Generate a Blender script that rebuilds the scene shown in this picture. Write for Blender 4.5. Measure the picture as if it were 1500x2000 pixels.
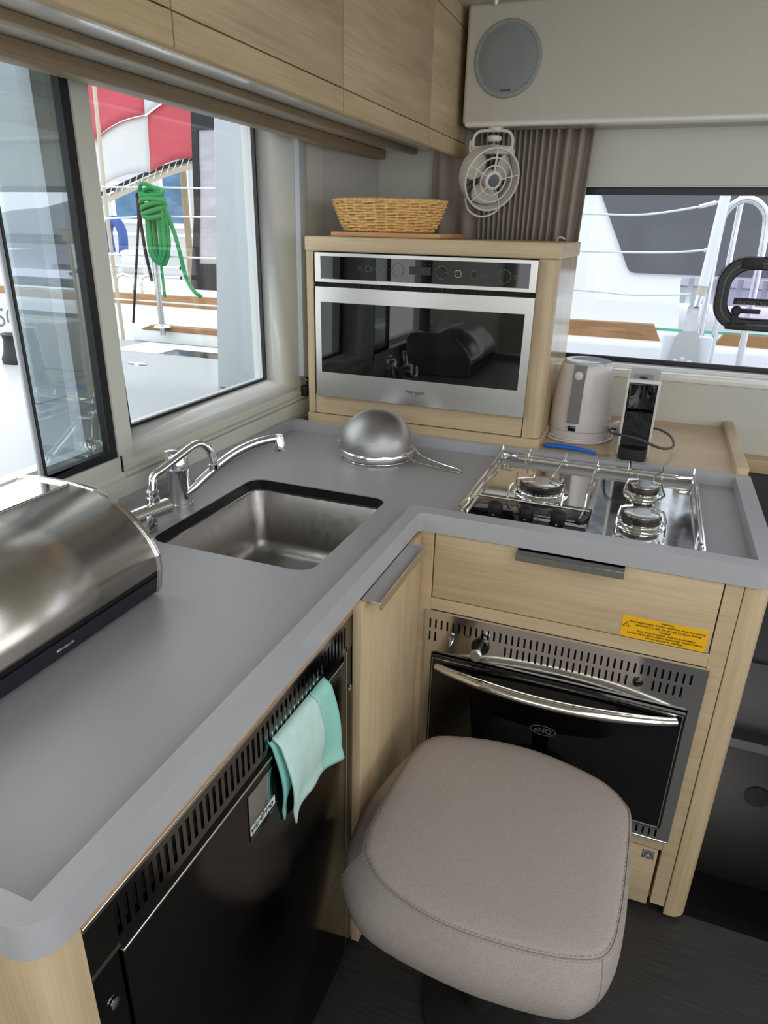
import bpy, bmesh, math, random
from mathutils import Vector, Matrix
random.seed(7)
S = bpy.context.scene
COL = S.collection
PI = math.pi
for o in list(bpy.data.objects):
    bpy.data.objects.remove(o)

# ------------------------------------------------------------------ camera
CAM_H = 1.40
RIGHT = (0.93219024, 0.36130385, 0.02192915)
DOWN = (0.15701605, -0.34903963, -0.92386)
FWD = (-0.32614003, 0.8646565, -0.38210184)
cam_d = bpy.data.cameras.new('camera')
cam_d.sensor_fit = 'VERTICAL'
cam_d.sensor_height = 36.0
cam_d.lens = 23.947
cam_d.clip_start = 0.02
cam_d.clip_end = 500
cam = bpy.data.objects.new('camera', cam_d)
COL.objects.link(cam)
M = Matrix.Identity(4)
for i in range(3):
    M[i][0] = RIGHT[i]
    M[i][1] = -DOWN[i]
    M[i][2] = -FWD[i]
M[2][3] = CAM_H
cam.matrix_world = M
S.camera = cam

# ------------------------------------------------------------------ light
WORLD_STRENGTH = 2.35
world = bpy.data.worlds.new('overcast_sky')
world.use_nodes = True
S.world = world
bg = world.node_tree.nodes['Background']
bg.inputs['Color'].default_value = (0.96, 0.98, 1.0, 1)
bg.inputs['Strength'].default_value = WORLD_STRENGTH
S.view_settings.view_transform = 'Standard'
S.view_settings.look = 'None'
S.view_settings.gamma = 1
S.view_settings.exposure = 0.0
S.view_settings.use_curve_mapping = False
cy = S.cycles
cy.use_denoising = True
cy.max_bounces = 10
cy.diffuse_bounces = 6
cy.glossy_bounces = 5
cy.transmission_bounces = 6
cy.transparent_max_bounces = 12
cy.caustics_reflective = False
cy.caustics_refractive = False
cy.sample_clamp_indirect = 6.0


def portal(name, loc, w, h, rot):
    """daylight portal in one of the openings of the cabin"""
    d = bpy.data.lights.new(name, 'AREA')
    d.shape = 'RECTANGLE'
    d.size = w
    d.size_y = h
    d.cycles.is_portal = True
    o = bpy.data.objects.new(name, d)
    o.location = loc
    o.rotation_euler = rot
    COL.objects.link(o)


portal('portal_cockpit_door', (0.70, -1.25, 1.42), 3.2, 0.98, (PI/2, 0, 0))  # rear opening, shaped so daylight enters high
portal('portal_saloon_window', (2.36, 0.4, 1.37), 1.0, 3.2, (0, PI/2, 0))
portal('portal_left_window', (-1.03, 1.02, 1.3), 0.68, 1.56, (0, -PI/2, 0))
portal('portal_side_window', (0.55, 2.29, 1.28), 1.5, 0.5, (-PI/2, 0, 0))
portal('portal_roof_opening', (1.0, 0.0, 1.99), 1.5, 1.5, (0, 0, 0))  # roof opening added for more daylight


# ------------------------------------------------------------------ materials
def lin(c):
    c = c / 255.0
    return c / 12.92 if c <= 0.04045 else ((c + 0.055) / 1.055) ** 2.4


def rgb(r, g, b):
    return (lin(r), lin(g), lin(b), 1)


MATS = {}


def mat(name, col, rough=0.5, metal=0.0, spec=0.5, var=0.0, vscale=(8, 8, 8), bump=0.0, bscale=None, coat=0.0,
        transmission=0.0, rvar=0.0):
    """plain or lightly mottled principled material; var/bump drive a stretched noise"""
    m = bpy.data.materials.new(name)
    m.use_nodes = True
    nt = m.node_tree
    p = nt.nodes['Principled BSDF']
    p.inputs['Base Color'].default_value = col
    p.inputs['Roughness'].default_value = rough
    p.inputs['Metallic'].default_value = metal
    p.inputs['Specular IOR Level'].default_value = spec
    p.inputs['Coat Weight'].default_value = coat
    p.inputs['Transmission Weight'].default_value = transmission
    if var or bump or rvar:
        tc = nt.nodes.new('ShaderNodeTexCoord')
        mp = nt.nodes.new('ShaderNodeMapping')
        mp.inputs['Scale'].default_value = vscale
        nz = nt.nodes.new('ShaderNodeTexNoise')
        nz.inputs['Scale'].default_value = 1.0
        nz.inputs['Detail'].default_value = 5
        nt.links.new(tc.outputs['Object'], mp.inputs['Vector'])
        nt.links.new(mp.outputs['Vector'], nz.inputs['Vector'])
        if var:
            mr = nt.nodes.new('ShaderNodeMapRange')
            mr.inputs['From Min'].default_value = 0.3
            mr.inputs['From Max'].default_value = 0.7
            mr.inputs['To Min'].default_value = 1 - var
            mr.inputs['To Max'].default_value = 1 + var
            nt.links.new(nz.outputs['Fac'], mr.inputs['Value'])
            mx = nt.nodes.new('ShaderNodeVectorMath')
            mx.operation = 'SCALE'
            mx.inputs[0].default_value = col[:3]
            nt.links.new(mr.outputs['Result'], mx.inputs['Scale'])
            nt.links.new(mx.outputs['Vector'], p.inputs['Base Color'])
        if rvar:
            mr2 = nt.nodes.new('ShaderNodeMapRange')
            mr2.inputs['From Min'].default_value = 0.3
            mr2.inputs['From Max'].default_value = 0.7
            mr2.inputs['To Min'].default_value = max(0, rough - rvar)
            mr2.inputs['To Max'].default_value = rough + rvar
            nt.links.new(nz.outputs['Fac'], mr2.inputs['Value'])
            nt.links.new(mr2.outputs['Result'], p.inputs['Roughness'])
        if bump:
            src = nz
            if bscale:
                mp2 = nt.nodes.new('ShaderNodeMapping')
                mp2.inputs['Scale'].default_value = bscale
                src = nt.nodes.new('ShaderNodeTexNoise')
                src.inputs['Scale'].default_value = 1.0
                src.inputs['Detail'].default_value = 3
                nt.links.new(tc.outputs['Object'], mp2.inputs['Vector'])
                nt.links.new(mp2.outputs['Vector'], src.inputs['Vector'])
            b = nt.nodes.new('ShaderNodeBump')
            b.inputs['Strength'].default_value = bump
            b.inputs['Distance'].default_value = 0.002
            nt.links.new(src.outputs['Fac'], b.inputs['Height'])
            nt.links.new(b.outputs['Normal'], p.inputs['Normal'])
    MATS[name] = m
    return m


def wood(name, c_light, c_dark, axis, rough=0.42, fine=330, long=7.0):
    """bleached veneer: fine streaks running along one object axis"""
    m = bpy.data.materials.new(name)
    m.use_nodes = True
    nt = m.node_tree
    p = nt.nodes['Principled BSDF']
    p.inputs['Roughness'].default_value = rough
    tc = nt.nodes.new('ShaderNodeTexCoord')
    out = []
    for (f, l, d) in ((fine, long, 4), (fine * 0.13, long * 0.6, 2)):
        mp = nt.nodes.new('ShaderNodeMapping')
        s = [f, f, f]
        s['XYZ'.index(axis)] = l
        mp.inputs['Scale'].default_value = s
        nz = nt.nodes.new('ShaderNodeTexNoise')
        nz.inputs['Scale'].default_value = 1.0
        nz.inputs['Detail'].default_value = d
        nt.links.new(tc.outputs['Object'], mp.inputs['Vector'])
        nt.links.new(mp.outputs['Vector'], nz.inputs['Vector'])
        out.append(nz)
    mm = nt.nodes.new('ShaderNodeMath')
    mm.operation = 'ADD'
    nt.links.new(out[0].outputs['Fac'], mm.inputs[0])
    nt.links.new(out[1].outputs['Fac'], mm.inputs[1])
    cr = nt.nodes.new('ShaderNodeMapRange')
    cr.inputs['From Min'].default_value = 0.62
    cr.inputs['From Max'].default_value = 1.38
    nt.links.new(mm.outputs[0], cr.inputs['Value'])
    mix = nt.nodes.new('ShaderNodeMix')
    mix.data_type = 'RGBA'
    mix.inputs['A'].default_value = c_dark
    mix.inputs['B'].default_value = c_light
    nt.links.new(cr.outputs['Result'], mix.inputs['Factor'])
    nt.links.new(mix.outputs['Result'], p.inputs['Base Color'])
    b = nt.nodes.new('ShaderNodeBump')
    b.inputs['Strength'].default_value = 0.08
    b.inputs['Distance'].default_value = 0.001
    nt.links.new(out[0].outputs['Fac'], b.inputs['Height'])
    nt.links.new(b.outputs['Normal'], p.inputs['Normal'])
    MATS[name] = m
    return m


def glass(name, tint, refl=0.06, rough=0.0):
    """thin pane: mostly clear, with a mirror share that grows at grazing angles"""
    m = bpy.data.materials.new(name)
    m.use_nodes = True
    nt = m.node_tree
    nt.nodes.clear()
    out = nt.nodes.new('ShaderNodeOutputMaterial')
    tr = nt.nodes.new('ShaderNodeBsdfTransparent')
    tr.inputs['Color'].default_value = tint
    gl = nt.nodes.new('ShaderNodeBsdfGlossy')
    gl.inputs['Roughness'].default_value = rough
    lw = nt.nodes.new('ShaderNodeLayerWeight')
    lw.inputs['Blend'].default_value = 0.35
    mr = nt.nodes.new('ShaderNodeMapRange')
    mr.inputs['To Min'].default_value = refl
    mr.inputs['To Max'].default_value = 0.75
    pw = nt.nodes.new('ShaderNodeMath')
    pw.operation = 'POWER'
    pw.inputs[1].default_value = 2.2
    nt.links.new(lw.outputs['Facing'], pw.inputs[0])
    nt.links.new(pw.outputs[0], mr.inputs['Value'])
    mx = nt.nodes.new('ShaderNodeMixShader')
    nt.links.new(mr.outputs['Result'], mx.inputs['Fac'])
    nt.links.new(tr.outputs[0], mx.inputs[1])
    nt.links.new(gl.outputs[0], mx.inputs[2])
    nt.links.new(mx.outputs[0], out.inputs['Surface'])
    MATS[name] = m
    return m


W_L, W_D = rgb(214, 192, 158), rgb(188, 164, 128)
wood('veneer_x', W_L, W_D, 'X')
wood('veneer_y', W_L, W_D, 'Y')
wood('veneer_z', W_L, W_D, 'Z')
wood('veneer_gloss', W_L, W_D, 'Z', rough=0.14)
wood('upper_veneer', rgb(204, 184, 150), rgb(172, 150, 116), 'Y', fine=260)
wood('upper_face_y', rgb(206, 185, 148), rgb(178, 154, 116), 'Y', rough=0.35)
wood('trim_wood', rgb(168, 148, 120), rgb(136, 116, 90), 'Y')
wood('ledge_wood', rgb(212, 190, 158), rgb(196, 170, 136), 'X', rough=0.35, fine=90)
wood('board_wood', rgb(214, 168, 112), rgb(180, 130, 80), 'X', fine=60)
wood('teak', rgb(176, 134, 88), rgb(140, 100, 62), 'X', fine=60)
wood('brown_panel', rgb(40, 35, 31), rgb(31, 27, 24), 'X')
mat('worktop_grey', rgb(168, 167, 170), 0.36)
mat('worktop_rim', rgb(176, 176, 180), 0.24)
mat('cream_wall', rgb(222, 222, 210), 0.45)
mat('back_wall', rgb(204, 204, 196), 0.5)  # darker cream: shade below the overhead panel put into the colour
mat('white_gloss', rgb(238, 239, 235), 0.16, coat=0.3)
mat('vinyl_lining', rgb(206, 202, 192), 0.7, var=0.03, vscale=(160, 160, 160), bump=0.15)
mat('ceiling_vinyl', rgb(200, 197, 184), 0.7)
mat('grey_lining', rgb(190, 188, 186), 0.6)
mat('floor_dark', rgb(50, 48, 47), 0.45, var=0.4, vscale=(6, 260, 6), bump=0.15)
mat('black_matte', rgb(22, 22, 24), 0.55)
mat('black_rubber', rgb(18, 18, 22), 0.4)
mat('black_gloss', rgb(10, 10, 12), 0.06, spec=0.6)
mat('black_glass', rgb(5, 5, 7), 0.03, spec=0.7)
mat('navy_black', rgb(27, 29, 38), 0.45)
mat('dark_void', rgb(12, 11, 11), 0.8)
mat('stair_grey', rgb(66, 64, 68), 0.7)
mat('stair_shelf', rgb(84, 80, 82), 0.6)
mat('burner_dark', rgb(64, 60, 58), 0.35, 0.8)
mat('pull_steel', (0.24, 0.23, 0.22, 1), 0.2, 1.0)
mat('chrome', (0.86, 0.87, 0.89, 1), 0.05, 1.0)
mat('polished_steel', (0.80, 0.79, 0.77, 1), 0.09, 1.0, rvar=0.03, vscale=(30, 30, 30))
mat('brushed_steel', (0.66, 0.64, 0.61, 1), 0.26, 1.0)
mat('brushed_steel_y', (0.62, 0.58, 0.53, 1), 0.27, 1.0, var=0.05, vscale=(900, 8, 900))
mat('microwave_steel', (0.62, 0.61, 0.59, 1), 0.30, 1.0, var=0.03, vscale=(6, 6, 1200))
mat('sink_steel', (0.42, 0.40, 0.38, 1), 0.34, 1.0, rvar=0.06, vscale=(60, 60, 60))
mat('dark_inox', (0.085, 0.078, 0.074, 1), 0.16, 1.0, rvar=0.03, vscale=(4, 4, 300))
mat('dark_inox_grille', (0.20, 0.18, 0.165, 1), 0.16, 1.0)
mat('fabric_taupe', rgb(172, 162, 156), 0.95, spec=0.1, var=0.12, vscale=(500, 500, 500), bump=0.5, bscale=(900, 900, 900))
mat('fabric_taupe_side', rgb(158, 149, 143), 0.95, spec=0.1, var=0.10, vscale=(300, 300, 300), bump=0.5, bscale=(900, 900, 900))
mat('stitch', rgb(146, 134, 126), 0.9)
mat('curtain_cloth', rgb(160, 151, 141), 0.9, spec=0.1, var=0.08, vscale=(500, 500, 30), bump=0.3, bscale=(900, 900, 120))
mat('towel_pale', rgb(204, 238, 232), 0.95, spec=0.1, bump=0.6, bscale=(700, 700, 700), var=0.04, vscale=(60, 60, 60))
mat('towel_band', rgb(164, 226, 212), 0.95, spec=0.1, bump=0.6, bscale=(700, 700, 700))
mat('towel_back', rgb(140, 206, 194), 0.95, spec=0.1, bump=0.6, bscale=(700, 700, 700))
mat('wicker', rgb(228, 186, 120), 0.45, var=0.22, vscale=(60, 60, 200))
mat('fan_plastic', rgb(222, 220, 214), 0.4)
mat('blade_plastic', rgb(206, 202, 190), 0.45)
mat('grey_badge', rgb(98, 104, 108), 0.35)
mat('speaker_mesh', rgb(140, 145, 147), 0.55, var=0.06, vscale=(700, 700, 700), bump=0.3)
mat('speaker_ring', rgb(150, 154, 155), 0.45)
mat('kettle_white', rgb(226, 222, 222), 0.28, coat=0.2)
mat('kettle_grey', rgb(128, 126, 128), 0.3)
mat('kettle_lid', rgb(176, 186, 194), 0.08, spec=0.7)
mat('machine_white', rgb(216, 214, 208), 0.3)
mat('machine_grey', rgb(150, 152, 150), 0.25)
mat('cord_dark', rgb(66, 64, 64), 0.5)
mat('knife_blue', rgb(24, 108, 214), 0.35)
mat('sticker_yellow', rgb(246, 186, 10), 0.5)
mat('ink', rgb(20, 16, 10), 0.6)
mat('ink_light', rgb(190, 190, 192), 0.5)
mat('logo_grey', rgb(96, 96, 100), 0.4)
mat('badge_mirror', (0.55, 0.57, 0.56, 1), 0.12, 1.0)
mat('badge_white', rgb(225, 230, 232), 0.4)
mat('gelcoat', rgb(238, 240, 240), 0.3)
mat('deck_white', rgb(180, 186, 190), 0.4)
mat('post_timber', rgb(150, 134, 112), 0.8)
mat('stanchion_steel', (0.5, 0.5, 0.5, 1), 0.25, 1.0)
mat('gelcoat_grey', rgb(186, 193, 198), 0.35)
mat('dark_window', rgb(52, 56, 62), 0.12)
mat('stainless_tube', (0.82, 0.83, 0.84, 1), 0.15, 1.0)
mat('white_cable', rgb(225, 225, 225), 0.4)
mat('rope_green', rgb(20, 132, 70), 0.7, var=0.2, vscale=(300, 300, 300))
mat('rope_black', rgb(30, 30, 34), 0.8)
mat('rope_beige', rgb(196, 184, 164), 0.8)
mat('sail_red', rgb(186, 74, 86), 0.7, var=0.08, vscale=(3, 3, 3))
mat('sail_white', rgb(204, 204, 206), 0.7, var=0.04, vscale=(3, 3, 3))
mat('canvas_black', rgb(42, 42, 48), 0.8)
mat('clear_vinyl', rgb(176, 174, 184), 0.12, var=0.15, vscale=(4, 4, 14))
mat('house_wall', rgb(196, 198, 202), 0.7)
mat('house_window', rgb(66, 110, 146), 0.12, var=0.4, vscale=(4, 4, 9))
mat('fender_blue', rgb(52, 84, 160), 0.6)
mat('pier_stone', rgb(190, 168, 144), 0.8, var=0.1, vscale=(2, 2, 2))
mat('hill_green', rgb(96, 98, 108), 0.9, var=0.25, vscale=(.3, .3, .6))
mat('far_houses', rgb(176, 140, 138), 0.9, var=0.2, vscale=(2, 2, 2))
mat('water', rgb(84, 98, 108), 0.12, bump=0.4, bscale=(2, 2, 2))
mat('stripe_green', rgb(90, 190, 160), 0.5)
glass('pane_clear', (0.93, 0.95, 0.95, 1), 0.03)
glass('pane_tinted', (0.70, 0.77, 0.80, 1), 0.26)
glass('pane_side', (0.86, 0.88, 0.92, 1), 0.03)
glass('pane_hatch', (0.80, 0.77, 0.88, 1), 0.03)
# fine sieve gauze: see-through weave
mg = glass('gauze', (0.55, 0.54, 0.53, 1), 0.42, 0.42)


# ------------------------------------------------------------------ mesh builder
LOC = {}


class MB:
    def __init__(s):
        s.v = []
        s.f = []

    def add(s, vs, fs):
        n = len(s.v)
        s.v += [tuple(p) for p in vs]
        s.f += [tuple(i + n for i in q) for q in fs]
        return s

    def box(s, x0, x1, y0, y1, z0, z1):
        return s.add([(x0, y0, z0), (x1, y0, z0), (x1, y1, z0), (x0, y1, z0), (x0, y0, z1), (x1, y0, z1), (x1, y1, z1), (x0, y1, z1)],
                     [(3, 2, 1, 0), (4, 5, 6, 7), (0, 1, 5, 4), (1, 2, 6, 5), (2, 3, 7, 6), (3, 0, 4, 7)])

    def rbox(s, x0, x1, y0, y1, z0, z1, r, seg=3):
        bm = bmesh.new()
        bmesh.ops.create_cube(bm, size=1)
        for v in bm.verts:
            v.co = ((x0 + x1) / 2 + v.co.x * (x1 - x0), (y0 + y1) / 2 + v.co.y * (y1 - y0), (z0 + z1) / 2 + v.co.z * (z1 - z0))
        bmesh.ops.bevel(bm, geom=list(bm.edges), offset=r, segments=seg, profile=0.5, affect='EDGES')
        bm.verts.index_update()
        s.add([v.co[:] for v in bm.verts], [[v.index for v in f.verts] for f in bm.faces])
        bm.free()
        return s

    def prism(s, pts, axis, a0, a1):
        """2-D outline extruded along an axis; pts in the other two axes in xyz order"""
        def P(p, a):
            if axis == 'X':
                return (a, p[0], p[1])
            if axis == 'Y':
                return (p[0], a, p[1])
            return (p[0], p[1], a)
        n = len(pts)
        vs = [P(p, a0) for p in pts] + [P(p, a1) for p in pts]
        fs = [tuple(range(n)), tuple(range(2 * n - 1, n - 1, -1))]
        for i in range(n):
            j = (i + 1) % n
            fs.append((i, i + n, j + n, j))
        return s.add(vs, fs)

    def plate(s, outer, holes, fn, t0, t1):
        """outline with holes, extruded; fn(u, v, t) gives the 3-D point"""
        bm = bmesh.new()
        loops = []
        edges = []
        for lp in [outer] + list(holes):
            vv = [bm.verts.new((p[0], p[1], 0)) for p in lp]
            loops.append(vv)
            for i in range(len(vv)):
                edges.append(bm.edges.new((vv[i], vv[(i + 1) % len(vv)])))
        bmesh.ops.triangle_fill(bm, use_beauty=True, use_dissolve=False, edges=edges)
        bm.verts.index_update()
        co = [(v.co.x, v.co.y) for v in bm.verts]
        n = len(co)
        vs = [fn(u, v, t0) for u, v in co] + [fn(u, v, t1) for u, v in co]
        fs = []
        for f in bm.faces:
            q = [v.index for v in f.verts]
            fs.append(tuple(q))
            fs.append(tuple(i + n for i in reversed(q)))
        for lp in loops:
            m = len(lp)
            for i in range(m):
                a, b = lp[i].index, lp[(i + 1) % m].index
                fs.append((a, b, b + n, a + n))
        bm.free()
        return s.add(vs, fs)

    def tube(s, path, r, n=8, closed=False, caps=True, flat=1.0):
        path = [Vector(p) for p in path]
        m = len(path)
        rr = r if isinstance(r, (list, tuple)) else [r] * m
        T = []
        for i in range(m):
            a = path[(i - 1) % m] if (closed or i > 0) else path[i]
            b = path[(i + 1) % m] if (closed or i < m - 1) else path[i]
            T.append((b - a).normalized())
        up = Vector((0, 0, 1)) if abs(T[0].z) < 0.9 else Vector((1, 0, 0))
        N = (up - T[0] * up.dot(T[0])).normalized()
        vs = []
        for i in range(m):
            N = (N - T[i] * N.dot(T[i])).normalized()
            B = T[i].cross(N)
            for k in range(n):
                a = 2 * PI * k / n
                vs.append(path[i] + (N * math.cos(a) * flat + B * math.sin(a)) * rr[i])
        fs = []
        for i in range(m if closed else m - 1):
            j = (i + 1) % m
            for k in range(n):
                l = (k + 1) % n
                fs.append((i * n + k, i * n + l, j * n + l, j * n + k))
        if caps and not closed:
            fs.append(tuple(range(n - 1, -1, -1)))
            fs.append(tuple((m - 1) * n + k for k in range(n)))
        return s.add(vs, fs)

    def lathe(s, prof, c, axis=(0, 0, 1), n=32, cap=True):
        """profile of (radius, height) around an axis through c"""
        ax = Vector(axis).normalized()
        up = Vector((1, 0, 0)) if abs(ax.x) < 0.9 else Vector((0, 1, 0))
        A = (up - ax * up.dot(ax)).normalized()
        B = ax.cross(A)
        c = Vector(c)
        vs = []
        for (r, h) in prof:
            for k in range(n):
                a = 2 * PI * k / n
                vs.append(c + ax * h + (A * math.cos(a) + B * math.sin(a)) * r)
        fs = []
        for i in range(len(prof) - 1):
            for k in range(n):
                l = (k + 1) % n
                fs.append((i * n + k, i * n + l, (i + 1) * n + l, (i + 1) * n + k))
        if cap:
            fs.append(tuple(range(n - 1, -1, -1)))
            fs.append(tuple((len(prof) - 1) * n + k for k in range(n)))
        return s.add(vs, fs)

    def grid(s, fn, nu, nv, closed_u=False):
        vs = [fn(i / nu if closed_u else i / (nu - 1), j / (nv - 1)) for j in range(nv) for i in range(nu)]
        fs = []
        for j in range(nv - 1):
            for i in range(nu if closed_u else nu - 1):
                k = (i + 1) % nu
                fs.append((j * nu + i, j * nu + k, (j + 1) * nu + k, (j + 1) * nu + i))
        return s.add(vs, fs)

    def build(s, name, m, parent=None, loc=None, smooth=35, bevel=0, solid=0, seg=2):
        if parent is not None:
            L = LOC[parent]
        elif loc is not None:
            L = Vector(loc)
        else:
            xs = [p[0] for p in s.v]
            ys = [p[1] for p in s.v]
            L = Vector(((min(xs) + max(xs)) / 2, (min(ys) + max(ys)) / 2, min(p[2] for p in s.v)))
        me = bpy.data.meshes.new(name)
        me.from_pydata([(p[0] - L.x, p[1] - L.y, p[2] - L.z) for p in s.v], [], s.f)
        bm = bmesh.new()
        bm.from_mesh(me)
        bmesh.ops.recalc_face_normals(bm, faces=bm.faces)
        bm.to_mesh(me)
        bm.free()
        if smooth:
            me.polygons.foreach_set('use_smooth', [True] * len(me.polygons))
            me.set_sharp_from_angle(angle=math.radians(smooth))
        me.materials.append(MATS[m])
        o = bpy.data.objects.new(name, me)
        COL.objects.link(o)
        LOC[o] = L
        if parent is not None:
            o.parent = parent
        else:
            o.location = L
        if solid:
            md = o.modifiers.new('thickness', 'SOLIDIFY')
            md.thickness = solid
            md.offset = 0
        if bevel:
            md = o.modifiers.new('soft_edges', 'BEVEL')
            md.width = bevel
            md.segments = seg
            md.limit_method = 'ANGLE'
            md.angle_limit = math.radians(40)
        return o


def tag(o, label=None, cat=None, group=None, kind=None):
    if label:
        o['label'] = label
    if cat:
        o['category'] = cat
    if group:
        o['group'] = group
    if kind:
        o['kind'] = kind
    return o


def thing(name, label, cat, loc, group=None):
    o = bpy.data.objects.new(name, None)
    o.empty_display_size = 0.05
    COL.objects.link(o)
    o.location = loc
    LOC[o] = Vector(loc)
    return tag(o, label, cat, group)


def struct(name, mb, m, parent=None, **k):
    o = mb.build(name, m, parent, **k)
    if parent is None:
        o['kind'] = 'structure'
    return o


def text(body, name, m, parent, centre, xdir, ydir, width=None, size=0.02, lift=0.0003, bold=0.0, shear=0.0):
    cu = bpy.data.curves.new(name, 'FONT')
    cu.body = body
    cu.size = 1.0
    cu.align_x = 'CENTER'
    cu.align_y = 'CENTER'
    cu.offset = bold
    cu.shear = shear
    cu.resolution_u = 3
    ob = bpy.data.objects.new(name, cu)
    COL.objects.link(ob)
    bpy.context.view_layer.update()
    me = bpy.data.meshes.new_from_object(ob.evaluated_get(bpy.context.evaluated_depsgraph_get()))
    bpy.data.objects.remove(ob)
    xs = [v.co.x for v in me.vertices]
    k = size if width is None else width / (max(xs) - min(xs))
    X, Y = Vector(xdir).normalized(), Vector(ydir).normalized()
    Nn = X.cross(Y)
    C = Vector(centre) + Nn * lift - LOC[parent]
    for v in me.vertices:
        v.co = C + X * v.co.x * k + Y * v.co.y * (k if width is None or not size else k)
    me.materials.clear()
    me.materials.append(MATS[m])
    o = bpy.data.objects.new(name, me)
    COL.objects.link(o)
    o.parent = parent
    LOC[o] = LOC[parent]
    return o


def rrect(x0, x1, y0, y1, r, n=5):
    pts = []
    for cx, cy, a0 in ((x1 - r, y0 + r, -PI / 2), (x1 - r, y1 - r, 0), (x0 + r, y1 - r, PI / 2), (x0 + r, y0 + r, PI)):
        for i in range(n + 1):
            a = a0 + PI / 2 * i / n
            pts.append((cx + r * math.cos(a), cy + r * math.sin(a)))
    return pts


def smooth_path(pts, n=6, closed=False):
    """Catmull-Rom through the given points"""
    P = [Vector(p) for p in pts]
    m = len(P)
    out = []
    for i in range(m if closed else m - 1):
        p0 = P[(i - 1) % m] if closed or i > 0 else P[0] * 2 - P[1]
        p1, p2 = P[i], P[(i + 1) % m]
        p3 = P[(i + 2) % m] if closed or i + 2 < m else P[-1] * 2 - P[-2]
        for k in range(n):
            t = k / n
            out.append(0.5 * ((2 * p1) + (p2 - p0) * t + (2 * p0 - 5 * p1 + 4 * p2 - p3) * t * t + (3 * p1 - p0 - 3 * p2 + p3) * t ** 3))
    if not closed:
        out.append(P[-1])
    return out

# ================================================================== SETTING
# floor with the stairwell left open beyond y = 1.245
fl = MB()
fl.box(-1.05, 2.45, -1.35, 1.245, -0.05, 0.0)
fl.box(-1.05, 0.24, 1.245, 2.3, -0.05, 0.0)
struct('floor', fl, 'floor_dark', loc=(0, 0, 0))
# ceiling with an added roof opening that lets in more daylight
c = MB()
c.plate([(-1.1, -1.35), (2.45, -1.35), (2.45, 2.35), (-1.1, 2.35)], [[(0.25, -0.75), (1.75, -0.75), (1.75, 0.75), (0.25, 0.75)]],
        lambda u, v, t: (u, v, t), 1.95, 1.99)
struct('ceiling', c, 'ceiling_vinyl', loc=(0, 0, 1.95))
# rear: unseen opening behind the viewer, raised so daylight enters high
r = MB()
r.plate([(-1.1, -0.05), (2.45, -0.05), (2.45, 1.99), (-1.1, 1.99)], [[(-0.9, 0.92), (2.3, 0.92), (2.3, 1.91), (-0.9, 1.91)]],
        lambda u, v, t: (u, t, v), -1.35, -1.27)
struct('wall_rear', r, 'cream_wall', loc=(0, -1.3, 0))
# right: saloon side, unseen window band enlarged to brighten the galley
r = MB()
r.plate([(-1.35, -1.4), (2.35, -1.4), (2.35, 1.99), (-1.35, 1.99)], [[(-1.2, 0.87), (2.0, 0.87), (2.0, 1.87), (-1.2, 1.87)]],
        lambda u, v, t: (t, u, v), 2.37, 2.45)
struct('wall_right', r, 'cream_wall', loc=(2.4, 0, 0))

# left wall (x = -0.98): two openings, the far one splayed to the outer glass
LW = -0.98
w = MB()
near_open = [(0.25, 0.957), (1.052, 0.957), (1.052, 1.66), (0.25, 1.66)]
far_open = [(1.092, 0.946), (1.836, 0.946), (1.836, 1.66), (1.092, 1.66)]
w.plate([(-1.35, -0.05), (2.02, -0.05), (2.02, 1.99), (-1.35, 1.99)], [near_open, far_open], lambda u, v, t: (t, u, v), LW, LW - 0.03)
wl = struct('wall_left', w, 'cream_wall', loc=(LW, 0, 0))
# splayed reveal of the far opening out to the glass plane
GX = -1.062
inner = [(1.092, 0.946), (1.836, 0.946), (1.836, 1.66), (1.092, 1.66)]
outer = [(1.175, 0.980), (1.775, 0.980), (1.768, 1.66), (1.150, 1.66)]
rv = MB()
vs = [(LW - 0.002, a, b) for a, b in inner] + [(GX, a, b) for a, b in outer]
rv.add(vs, [(i, (i + 1) % 4, (i + 1) % 4 + 4, i + 4) for i in range(4)])
tag(rv.build('window_reveal', 'white_gloss', wl, solid=0.006), 'glossy white splayed window reveal and sill')
# outer skin of the cabin side round the glass, so daylight comes in through the panes only
sk = MB()
sk.plate([(-1.35, -0.6), (2.36, -0.6), (2.36, 2.05), (-1.35, 2.05)], [[(0.25, 0.957), (1.052, 0.957), (1.052, 1.66), (0.25, 1.66)], outer],
         lambda u, v, t: (t, u, v), GX - 0.004, GX - 0.034)
sk.build('outer_skin', 'gelcoat', wl)
# slanted corner panel and back wall (y = 2.24) with the side window opening
cp = MB()
cp.add([(-0.98, 2.02, 0.8), (-0.887, 2.24, 0.8), (-0.887, 2.24, 1.99), (-0.98, 2.02, 1.99),
        (-1.02, 2.03, 0.8), (-0.92, 2.27, 0.8), (-0.92, 2.27, 1.99), (-1.02, 2.03, 1.99)],
       [(0, 1, 2, 3), (7, 6, 5, 4), (0, 4, 5, 1), (1, 5, 6, 2), (2, 6, 7, 3), (3, 7, 4, 0)])
struct('wall_corner', cp, 'grey_lining')
BW = 2.24
bw = MB()
sw_open = [(-0.32, 1.02), (1.35, 1.02), (1.35, 1.533), (-0.32, 1.533)]
bw.plate([(-1.0, 0.795), (2.45, 0.795), (2.45, 1.99), (-1.0, 1.99)], [sw_open], lambda u, v, t: (u, t, v), BW, BW + 0.035)
wb = struct('wall_back', bw, 'back_wall', loc=(0, BW, 0))
b2 = MB()
b2.plate([(-1.06, -1.4), (2.45, -1.4), (2.45, 2.05), (-1.06, 2.05)], [[(-0.34, 1.03), (1.37, 1.03), (1.37, 1.535), (-0.34, 1.535)]],
         lambda u, v, t: (u, t, v), BW + 0.10, BW + 0.13)
b2.build('outer_skin', 'gelcoat', wb)
rv = MB()
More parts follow.
